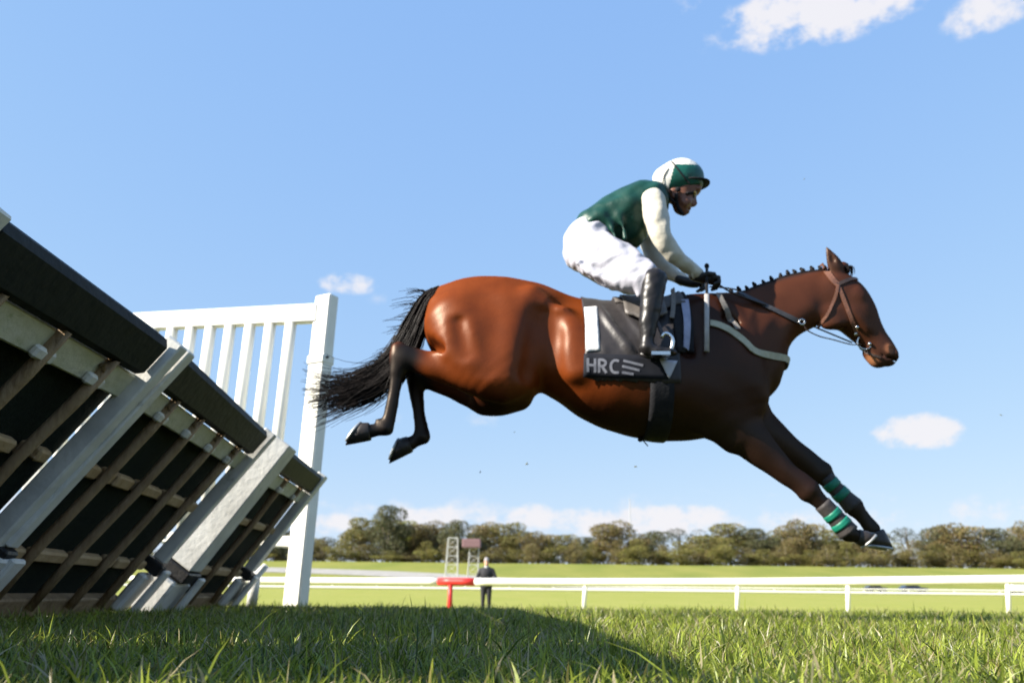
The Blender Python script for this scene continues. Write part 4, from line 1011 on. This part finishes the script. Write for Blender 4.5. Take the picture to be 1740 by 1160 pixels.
# brushing boots with green stripes on the fore legs
m_boot = mat('dark_neoprene', (.030, .026, .026), (.045, .038, .036), scale=30, rough=.7, bump=.15); m_grn = mat('green_stripe_tape', (.004, .17, .108), (.003, .13, .082), scale=30, rough=.5)
def leg_boot(line, rad, stripes, Yo, label):
    Lp_ = [W(a, b, D + Yo) for a, b in line]; t = thing('leg_boot', Lp_[1], label, 'horse boot', 'striped brushing boots')
    S = spline(Lp_, 13); rr = np.interp(np.linspace(0, 1, 13), np.linspace(0, 1, len(rad)), rad)
    mb = MB(); mb.tube(S, rr, n=18, flat=1.0); mb.build('shell', m_boot, t, smooth=True)
    for (f0, f1) in stripes:
        f = np.linspace(f0, f1, 4); P_ = np.stack([np.interp(f, np.linspace(0, 1, 13), S[:, k]) for k in range(3)], 1)
        mb = MB(); mb.tube(P_, np.interp(f, np.linspace(0, 1, 13), rr) + .0035, n=18); mb.build('stripe', m_grn, t, smooth=True)
leg_boot([(1397, 855), (1414, 873), (1432, 893), (1442, 905)], [.043, .042, .045, .052], [(.30, .47), (.60, .78)], nf, 'striped boot on the near foreleg, brighter green bands')
leg_boot([(1402, 810), (1416, 826), (1436, 846), (1450, 860)], [.042, .041, .043, .052], [(.15, .34), (.47, .66)], ff, 'striped boot on the far foreleg, shaded green bands')

# ------------------------------------------------------------------ the jockey
jk = thing('person', W(1080, 430, D), 'jockey in green vest, white sleeves and white breeches crouching over the galloping horse', 'person')
J = lambda rows: limb_px(D, rows)
def part(name, rows_list, m, parent, h=.008, k=.02, smooth=2, warp=None, subs=(), pad=.06):
    allp = np.concatenate([np.array(J(r))[:, :5] for r in rows_list]); R = allp[:, 3:5].max() + pad
    b = Body(allp[:, :3].min(0) - R, allp[:, :3].max(0) + R, h)
    for r in rows_list: b.limb(J(r), k=k)
    for r in subs: b.limb(J(r), k=.01, sub=True)
    if warp: b.warp(warp)
    return link(name, b.mesh(name, m, smooth), parent), b
m_vest = mat('bottle_green_satin', (.005, .046, .032), (.0035, .030, .022), scale=9, rough=.44, bump=.2, bscale=18, spec=.32)
m_silk = mat('cream_white_silk', (.52, .485, .40), (.45, .42, .345), scale=10, rough=.5, bump=.3, bscale=20)
m_breech = mat('white_breeches_cloth', (.43, .425, .47), (.37, .365, .42), scale=10, rough=.55, bump=.3, bscale=16)
m_skin = mat('jockey_skin', (.19, .08, .05), (.155, .062, .038), scale=14, rough=.5, bump=.1)
m_glove = mat('black_glove', (.012, .012, .013), (.02, .02, .021), scale=30, rough=.6, bump=.2)
m_bootl = mat('polished_black_boot', (.009, .008, .008), (.016, .014, .014), scale=14, rough=.36, bump=.1, bscale=24, spec=.3)
torso = [(988, 402, 30, .155, 0), (1010, 392, 38, .160, 0), (1038, 380, 43, .168, 0), (1064, 368, 46, .185, 0), (1090, 354, 42, .19, 0), (1108, 340, 26, .16, 0)]
armN = [(1110, 340, 21, .062, -.175), (1116, 370, 21.5, .060, -.215), (1126, 406, 17.5, .048, -.225), (1150, 437, 15, .042, -.185), (1184, 464, 11, .034, -.11)]
armF = [(1108, 342, 21, .062, .175), (1104, 385, 20, .056, .22), (1108, 428, 16, .046, .23), (1132, 458, 14, .042, .17), (1160, 475, 11, .034, .08)]
pelvis = [(1010, 403, 39, .156, 0), (998, 412, 40, .165, 0), (989, 428, 31, .15, 0)]
thN = [(992, 422, 39, .09, -.105), (1022, 436, 43, .09, -.17), (1060, 458, 40, .08, -.235), (1090, 472, 31, .068, -.29), (1110, 480, 23, .056, -.315)]
thF = [(992, 424, 38, .095, .09), (1020, 440, 40, .09, .16), (1056, 462, 34, .08, .245), (1088, 478, 27, .066, .30), (1104, 486, 20, .054, .32)]
shN = [(1112, 474, 22, .056, -.335), (1108, 505, 19.5, .052, -.345), (1103, 540, 17, .047, -.35), (1100, 572, 12.5, .037, -.355), (1099, 588, 12.5, .036, -.355)]
shF = [(1106, 484, 20, .054, .32), (1102, 512, 18, .05, .335), (1098, 545, 16, .046, .34), (1095, 580, 12, .036, .345)]
footN = [(1100, 594, 12, .036, -.355), (1118, 598, 10, .038, -.365), (1136, 599, 8, .036, -.372), (1146, 599, 5.5, .026, -.375)]
footF = [(1096, 586, 12, .036, .345), (1114, 592, 10, .038, .355), (1134, 594, 7, .032, .36)]
neck = [(1108, 342, 20, .06, 0), (1126, 332, 17, .055, 0), (1142, 324, 19, .06, 0)]
shrink = lambda rows, f=.86: [(a, b, c * f, d * f, o) for a, b, c, d, o in rows]
# body: one figure under the clothes, with neck, head and face
bodyb = Body(W(940, 470, D) + np.array([-.05, -.52, -.65]), W(1230, 270, D) + np.array([.12, .52, .1]), .0085)
for rows in (shrink(torso, .95), pelvis, armN, armF, thN, thF, shN, shF, footN, footF): bodyb.limb(J(shrink(rows)), k=.02)
link('body', bodyb.mesh('body', m_skin, 1), jk)
hd = Body(W(1100, 390, D) + np.array([-.02, -.16, -.02]), W(1215, 265, D) + np.array([.04, .16, .05]), .0045)
hd.limb(J(neck), k=.02)
hd.limb(J([(1150, 306, 33, .076, 0), (1162, 312, 32, .074, 0)]), k=.02)
hd.limb(J([(1162, 322, 24, .066, 0), (1160, 338, 20, .058, 0), (1157, 352, 13, .042, 0)]), k=.02)
hd.limb(J([(1157, 352, 10, .03, 0), (1162, 360, 7.5, .022, 0)]), k=.012)
hd.limb(J([(1177, 334, 4, .010, 0), (1181, 345, 4, .011, 0), (1178, 349, 3, .013, 0)]), k=.010)
hd.limb(J([(1186, 322, 6, .045, 0), (1184, 326, 5, .045, 0)]), k=.012)
hd.limb(J([(1171, 355, 3, .018, 0), (1169, 360, 3, .016, 0)]), k=.008)
hd.limb(J([(1177, 358.6, 1.2, .022, 0), (1168, 358.4, 1, .022, 0)]), k=.003, sub=True)
for sg in (-1, 1):
    hd.limb(J([(1180, 332, 5, .012, .032 * sg), (1182, 335, 4, .010, .032 * sg)]), k=.008, sub=True)
    hd.limb(J([(1146, 322, 7, .010, .072 * sg), (1147, 334, 5, .008, .070 * sg)]), k=.008)
    hd.limb(J([(1147, 326, 3.5, .006, .082 * sg), (1148, 331, 2.5, .005, .080 * sg)]), k=.004, sub=True)
    hd.limb(J([(1168, 340, 8, .016, .045 * sg), (1162, 344, 8, .014, .047 * sg)]), k=.015)
head = link('head', hd.mesh('head', m_skin, 2), jk)
for sg in (-1, 1): mb = MB(); mb.ball(W(1178, 333, D + .031 * sg), .011, 10, 8); mb.build('eye', m_eye, head, smooth=True)
wr = lambda s, f: (lambda X, Y, Z: s * np.sin(X * f + 1.3 * np.sin(Z * f * .8) + Y * f * .5) * np.sin(Z * f * .9 - X * f * .6 + 1.1 * np.sin(Y * f * .7)) + .42 * s * np.sin(X * f * 2.3 - Z * f * 1.7 + 2 * np.sin(Z * f * .6)) * np.sin(Z * f * 1.4 + X * f * .5 + Y * f))
ridge = lambda pts, r, yo, ye: [(x, y, r, r * .0032, yo + (ye - yo) * i / (len(pts) - 1)) for i, (x, y) in enumerate(pts)]
vest, _ = part('vest', [[(1008, 389, 33, .160, 0), (1022, 386, 38, .164, 0)] + torso[2:], ridge([(1014, 362), (1034, 378), (1046, 404)], 3.5, -.135, -.160), ridge([(1040, 352), (1056, 376), (1062, 404)], 3.5, -.14, -.172), [(1112, 338, 22, .07, -.12), (1112, 338, 22, .07, .12)], [(1100, 345, 26, .08, 0), (1122, 330, 17, .064, 0)], [(1072, 395, 26, .15, 0), (1068, 405, 16, .12, 0)]], m_vest, jk, k=.03, h=.006, warp=wr(.0042, 30), smooth=2)
slN, _ = part('sleeve', [armN], m_silk, jk, k=.02, warp=wr(.0035, 34)); slF, _ = part('sleeve', [armF], m_silk, jk, k=.02, warp=wr(.0035, 34))
ridge = lambda pts, r, yo, ye: [(x, y, r, r * .0032, yo + (ye - yo) * i / (len(pts) - 1)) for i, (x, y) in enumerate(pts)]
breech, bb = part('breeches', [pelvis, shrink(thN, 1.02), shrink(thF, 1.02),
    ridge([(1006, 448), (1026, 441), (1046, 437), (1062, 436)], 5, -.247, -.288), ridge([(1056, 466), (1074, 459), (1092, 455), (1108, 454)], 5.5, -.30, -.345),
    ridge([(1018, 420), (1034, 424), (1050, 433), (1066, 446)], 4, -.235, -.285), ridge([(1060, 486), (1066, 472), (1074, 461)], 6, -.285, -.318), ridge([(1086, 500), (1084, 484), (1086, 470)], 5, -.315, -.345),
    ridge([(984, 448), (1004, 462), (1026, 472), (1048, 482)], 5, -.215, -.285)], m_breech, jk, k=.022, h=.006, warp=wr(.0042, 34))
btN, _ = part('boot', [shN, footN], m_bootl, jk, k=.02, h=.006, warp=wr(.0022, 60)); btF, _ = part('boot', [shF, footF], m_bootl, jk, k=.02, h=.008)
for (o, rows) in ((btN, shN),):
    a = W(1099, 590, D - .355); mb = MB(); mb.tube([W(1088, 601, D - .355), W(1102, 606, D - .355), W(1108, 604, D - .36)], .012, n=8); mb.build('heel', m_bootl, o, smooth=True)
mb = MB(); mb.tube([W(1183 + 9 * math.cos(t) * .5 - 3, 463 + 10 * math.sin(t), D - .11 + .034 * math.cos(t)) for t in np.linspace(0, 2 * math.pi, 17)], .006, n=6, cap=False); mb.build('cuff', m_silk, slN, smooth=True)
def glove(cx, cy, Yo, sgn):
    w = W(cx, cy, D + Yo); g = Body(w - .13, w + .13, .0038); L_ = lambda rows, k: g.limb([(*(w + np.array(r[:3])), r[3], r[4]) for r in rows], k=k)
    L_([(-.075, 0, .022, .024, .026), (-.045, 0, .012, .025, .030), (-.01, 0, .004, .024, .034), (.018, 0, .0, .020, .036)], .012)     # wrist, back of hand
    for i in range(4):                                             # fingers curl round the rein, knuckles forward
        y = sgn * (-.030 + .020 * i); ln = (.90, 1.0, .95, .78)[i]; dz = -.004 * i
        L_([(.018, y, .006 + dz, .0115, .0105), (.018 + .034 * ln, y, .002 + dz, .0105, .0098)], .004)
        L_([(.018 + .034 * ln, y, .002 + dz, .0103, .0098), (.030 + .022 * ln, y, -.024 + dz, .0095, .009)], .003)
        L_([(.030 + .022 * ln, y, -.024 + dz, .0093, .009), (.020 + .006 * ln, y, -.032 + dz, .0085, .0082)], .003)
    L_([(-.035, -sgn * .026, .012, .015, .014), (-.008, -sgn * .045, .016, .0125, .012)], .008); L_([(-.008, -sgn * .045, .016, .012, .0115), (.026, -sgn * .036, .018, .010, .0095)], .004)
    return link('glove', g.mesh('glove', m_glove, 1), jk)
glove(1203, 475, -.105, 1); glove(1178, 482, .06, -1)
# helmet with cover, peak, strap and goggles
m_hel_w = mat('white_helmet_cover', (.62, .61, .56), (.55, .54, .49), scale=12, rough=.45, bump=.12); m_hel_g = mat('green_helmet_panel', (.006, .085, .062), (.005, .06, .045), scale=12, rough=.35, bump=.25, bscale=20)
hm = Body(W(1100, 340, D) + np.array([-.03, -.16, -.02]), W(1215, 262, D) + np.array([.03, .16, .05]), .005)
hm.limb(J([(1151, 305, 34, .093, 0), (1160, 303, 35, .095, 0), (1167, 306, 32.5, .09, 0)]), k=.03)
hm.limb(J([(1136, 308, 28, .085, 0), (1134, 316, 22, .075, 0)]), k=.02)
cut0, cut1 = W(1128, 334, D), W(1200, 316, D); dl = (cut1 - cut0); dl /= np.linalg.norm(dl); nrm = np.array([-dl[2], 0, dl[0]])
pl0 = lambda X, Y, Z: (X - cut0[0]) * nrm[0] + (Z - cut0[2]) * nrm[2]
Xg, Yg, Zg = np.meshgrid(*hm.ax, indexing='ij', sparse=True); hm.F = np.maximum(hm.F, -(pl0(Xg, Yg, Zg)) + 0 * Yg).astype(np.float32)
hme = hm.mesh('helmet', [m_hel_w, m_hel_g], 2)
cen = np.empty(len(hme.polygons) * 3, np.float32); hme.polygons.foreach_get('center', cen); cen = cen.reshape(-1, 3).astype(float); uu, vv = proj(cen)
isg = ((uu > 1141 - .25 * (vv - 300)) & (vv > 279 + .02 * (uu - 1160) ** 2 * .1)) | (uu > 1192)
hme.polygons.foreach_set('material_index', isg.astype(np.int32))
helmet = link('helmet', hme, jk)
pk = MB(); pv = []; n = 13
for i in range(n):
    a = math.pi * (i / (n - 1) - .5); rim = W(1168, 316, D) + np.array([.066 * math.cos(a), .088 * math.sin(a), .012 * math.cos(a)]); tip = rim + np.array([.056 * math.cos(a) ** .6 if math.cos(a) > 1e-6 else 0, 0, .002])
    pv += [rim + np.array([-.01, 0, .010]), tip + np.array([0, 0, .004]), tip + np.array([0, 0, -.003]), rim + np.array([-.01, 0, .002])]
fs = []
for i in range(n - 1):
    for k in range(4): fs.append((i * 4 + k, i * 4 + (k + 1) % 4, i * 4 + 4 + (k + 1) % 4, i * 4 + 4 + k))
pk.add(pv, fs + [(0, 3, 2, 1), tuple(4 * (n - 1) + k for k in range(4))]); pk.build('peak', m_black, helmet, smooth=True)
def head_line(name, pts, w, m, out=.004, par=helmet, body=hm, side=-1):
    P = []
    for x, y in spline(pts, 14):
        Yg = D + side * .09
        for _ in range(2):
            p = W(x, y, Yg); h1 = body.hit((p[0], D + side * .15, p[2]), np.array([0, -side * 1.0, 0]), .3); Yg = h1[1] + side * out
        P.append(W(x, y, Yg))
    mb = MB(); mb.tube(P, w, n=6); return mb.build(name, m, par, smooth=True)
head_line('goggle_strap', [(1141, 274), (1152, 288), (1163, 302), (1172, 312)], .0035, m_black)
head_line('goggle_strap', [(1126, 318), (1128, 300), (1136, 286)], .0025, m_black)
head_line('chin_strap', [(1150, 328), (1149, 342), (1154, 356), (1160, 364)], .010, m_black, body=hd)
head_line('chin_strap', [(1130, 326), (1140, 338), (1150, 346)], .005, m_black, body=hd)
mb = MB(); gp = [W(1182 - 16 * abs(math.sin(a)) ** 2.2, 327 + 2 * abs(math.sin(a)), D + .066 * math.sin(a)) for a in np.linspace(-1.5, 1.5, 15)]
mb.tube(gp, .017, n=8, flat=.5); gog = mb.build('goggles', m_black, jk, smooth=True)
m_lens = mat('amber_lens', (.35, .24, .05), (.25, .16, .03), rough=.1, spec=.7)
for sg in (-1, 1): mb = MB(); mb.ball(W(1180, 329, D + .036 * sg), (.012, .022, .014), 10, 8); mb.build('lens', m_lens, gog, smooth=True)
mb = MB(); mb.ball(W(1152, 322, D - .078), (.016, .010, .014), 12, 8); mb.build('ear_guard', m_black, helmet, smooth=True)
# whip in the near hand
wh = thing('whip', W(1202, 500, D - .2), 'padded grey riding whip hanging down from the near glove', 'whip')
wt0, wt1, wt2 = W(1201, 452, D - .125), W(1201, 500, D - .20), W(1201, 597, D - .285)
mb = MB(); mb.tube([wt0, W(1201, 470, D - .145), wt1], .0075, n=8); mb.build('grip', m_black, wh, smooth=True)
mb = MB(); mb.ball(wt0, (.013, .013, .015), 10, 8); mb.build('knob', m_black, wh, smooth=True)
mb = MB(); mb.tube([wt1, (wt1 + wt2) / 2, wt2], .0125, n=10, flat=.55); mb.build('padded_flap', mat('grey_whip_foam', (.36, .34, .32), (.28, .265, .25), scale=30, rough=.7), wh, smooth=True)

# scraps of turf thrown up by the hooves
m_scrap = mat('thrown_turf', (.10, .12, .035), (.16, .13, .06), scale=60, rough=.8)
for (px, py, dy, where) in ((875, 733, .1, 'below the horse stifle'), (1080, 793, -.2, 'some way below the girth'), (815, 802, .2, 'in the sky right of the hind hooves'), (895, 788, -.1, 'under the flank, left of the belly'),
        (1367, 305, .3, 'high in the sky above the horse neck'), (1700, 706, .1, 'above the small cloud at the right'),):
    c_ = W(px, py, D + dy); mb = MB()
    for k in range(2):
        a = c_ + np.array([random.uniform(-.004, .004) for _ in range(3)]); d_ = np.array([random.uniform(-1, 1), random.uniform(-1, 1), random.uniform(-1, 1)]) * .008
        mb.tube([a - d_, a + np.array([0, 0, .002]), a + d_], [.0012, .002, .0006], n=4)
    tag(mb.build('turf_scrap', m_scrap), 'tiny torn scrap of grass flying ' + where, 'turf scrap', 'scraps of turf thrown up by the hooves')

# ------------------------------------------------------------------ person leaning on the far side of the rail
YP = 28.6
pb = W(826, 1008, YP); gz = float(terrain(pb[0], YP)); o = np.array([pb[0], YP, gz]); hgt = W(825, 948, YP)[2] - gz; s = hgt / 1.78
psn = thing('person', o, 'person in dark jacket and trousers leaning on the rail beyond the red marker', 'person')
def P2(rows): return [(*(o + np.array([a, b, c]) * s), r * s, q * s) for a, b, c, r, q in rows]
LIMBS = {'trunk': [(0, 0, .92, .13, .17), (0, -.01, 1.1, .12, .17), (0, -.04, 1.3, .13, .20), (.0, -.05, 1.43, .09, .17)], 'neck': [(0, -.05, 1.45, .06, .06), (0, -.07, 1.55, .055, .055)],
         'head': [(0, -.08, 1.60, .085, .075), (0, -.075, 1.68, .095, .08)]}
for sg in (-1, 1):
    LIMBS['leg%d' % sg] = [(.09 * sg, 0, .92, .10, .10), (.10 * sg, -.01, .5, .065, .065), (.11 * sg, .03, .08, .045, .045), (.12 * sg, -.10, .04, .04, .045)]
    LIMBS['arm%d' % sg] = [(.20 * sg, -.04, 1.40, .065, .065), (.30 * sg, -.10, 1.14, .05, .05), (.16 * sg, -.34, 1.12, .042, .042), (.06 * sg, -.36, 1.16, .035, .035)]
lo, hi = o - np.array([.5, .6, .05]) * s, o + np.array([.5, .4, 1.85]) * s
def pbody(keys, grow, h, zcut=None, extra=()):
    b = Body(lo, hi, h)
    for k_ in keys: b.limb([(x, y, z, r * grow, q * grow) for (x, y, z, r, q) in P2(LIMBS[k_])], k=.04, lat=(1, 0, 0))
    for e in extra: b.limb(P2(e), k=.02, lat=(1, 0, 0))
    return b
m_dk = mat('charcoal_jacket', (.022, .022, .028), (.03, .03, .036), scale=6, rough=.8, bump=.2); m_tr = mat('black_trousers', (.016, .016, .02), (.024, .024, .028), scale=6, rough=.8, bump=.2)
m_face = mat('face_skin', (.50, .27, .19), (.44, .22, .15), scale=9, rough=.5)
nose = [[(0, -.165, 1.66, .014, .014), (0, -.185, 1.635, .016, .016)], [(0, -.15, 1.58, .04, .035), (0, -.14, 1.56, .03, .03)], [(.09, -.07, 1.65, .02, .012), (.09, -.07, 1.62, .015, .012)], [(-.09, -.07, 1.65, .02, .012), (-.09, -.07, 1.62, .015, .012)]]
link('body', pbody(LIMBS, .93, .022, extra=nose).mesh('body', m_face, 1), psn)
link('jacket', pbody(['trunk', 'arm-1', 'arm1'], 1.06, .022).mesh('jacket', m_dk, 1), psn); link('trousers', pbody(['leg-1', 'leg1'], 1.08, .022).mesh('trousers', m_tr, 1), psn)
link('cap', pbody([], 1, .02, extra=[[(0, -.065, 1.72, .095, .088), (0, -.055, 1.74, .08, .08)], [(0, -.16, 1.715, .03, .06), (0, -.20, 1.705, .012, .05)]]).mesh('cap', mat('grey_cap', (.30, .28, .28), rough=.8), 1), psn)
link('collar', pbody([], 1, .02, extra=[[(0, -.06, 1.47, .075, .08), (0, -.08, 1.50, .07, .075)]]).mesh('collar', mat('pale_collar', (.5, .48, .5), rough=.8), 1), psn)
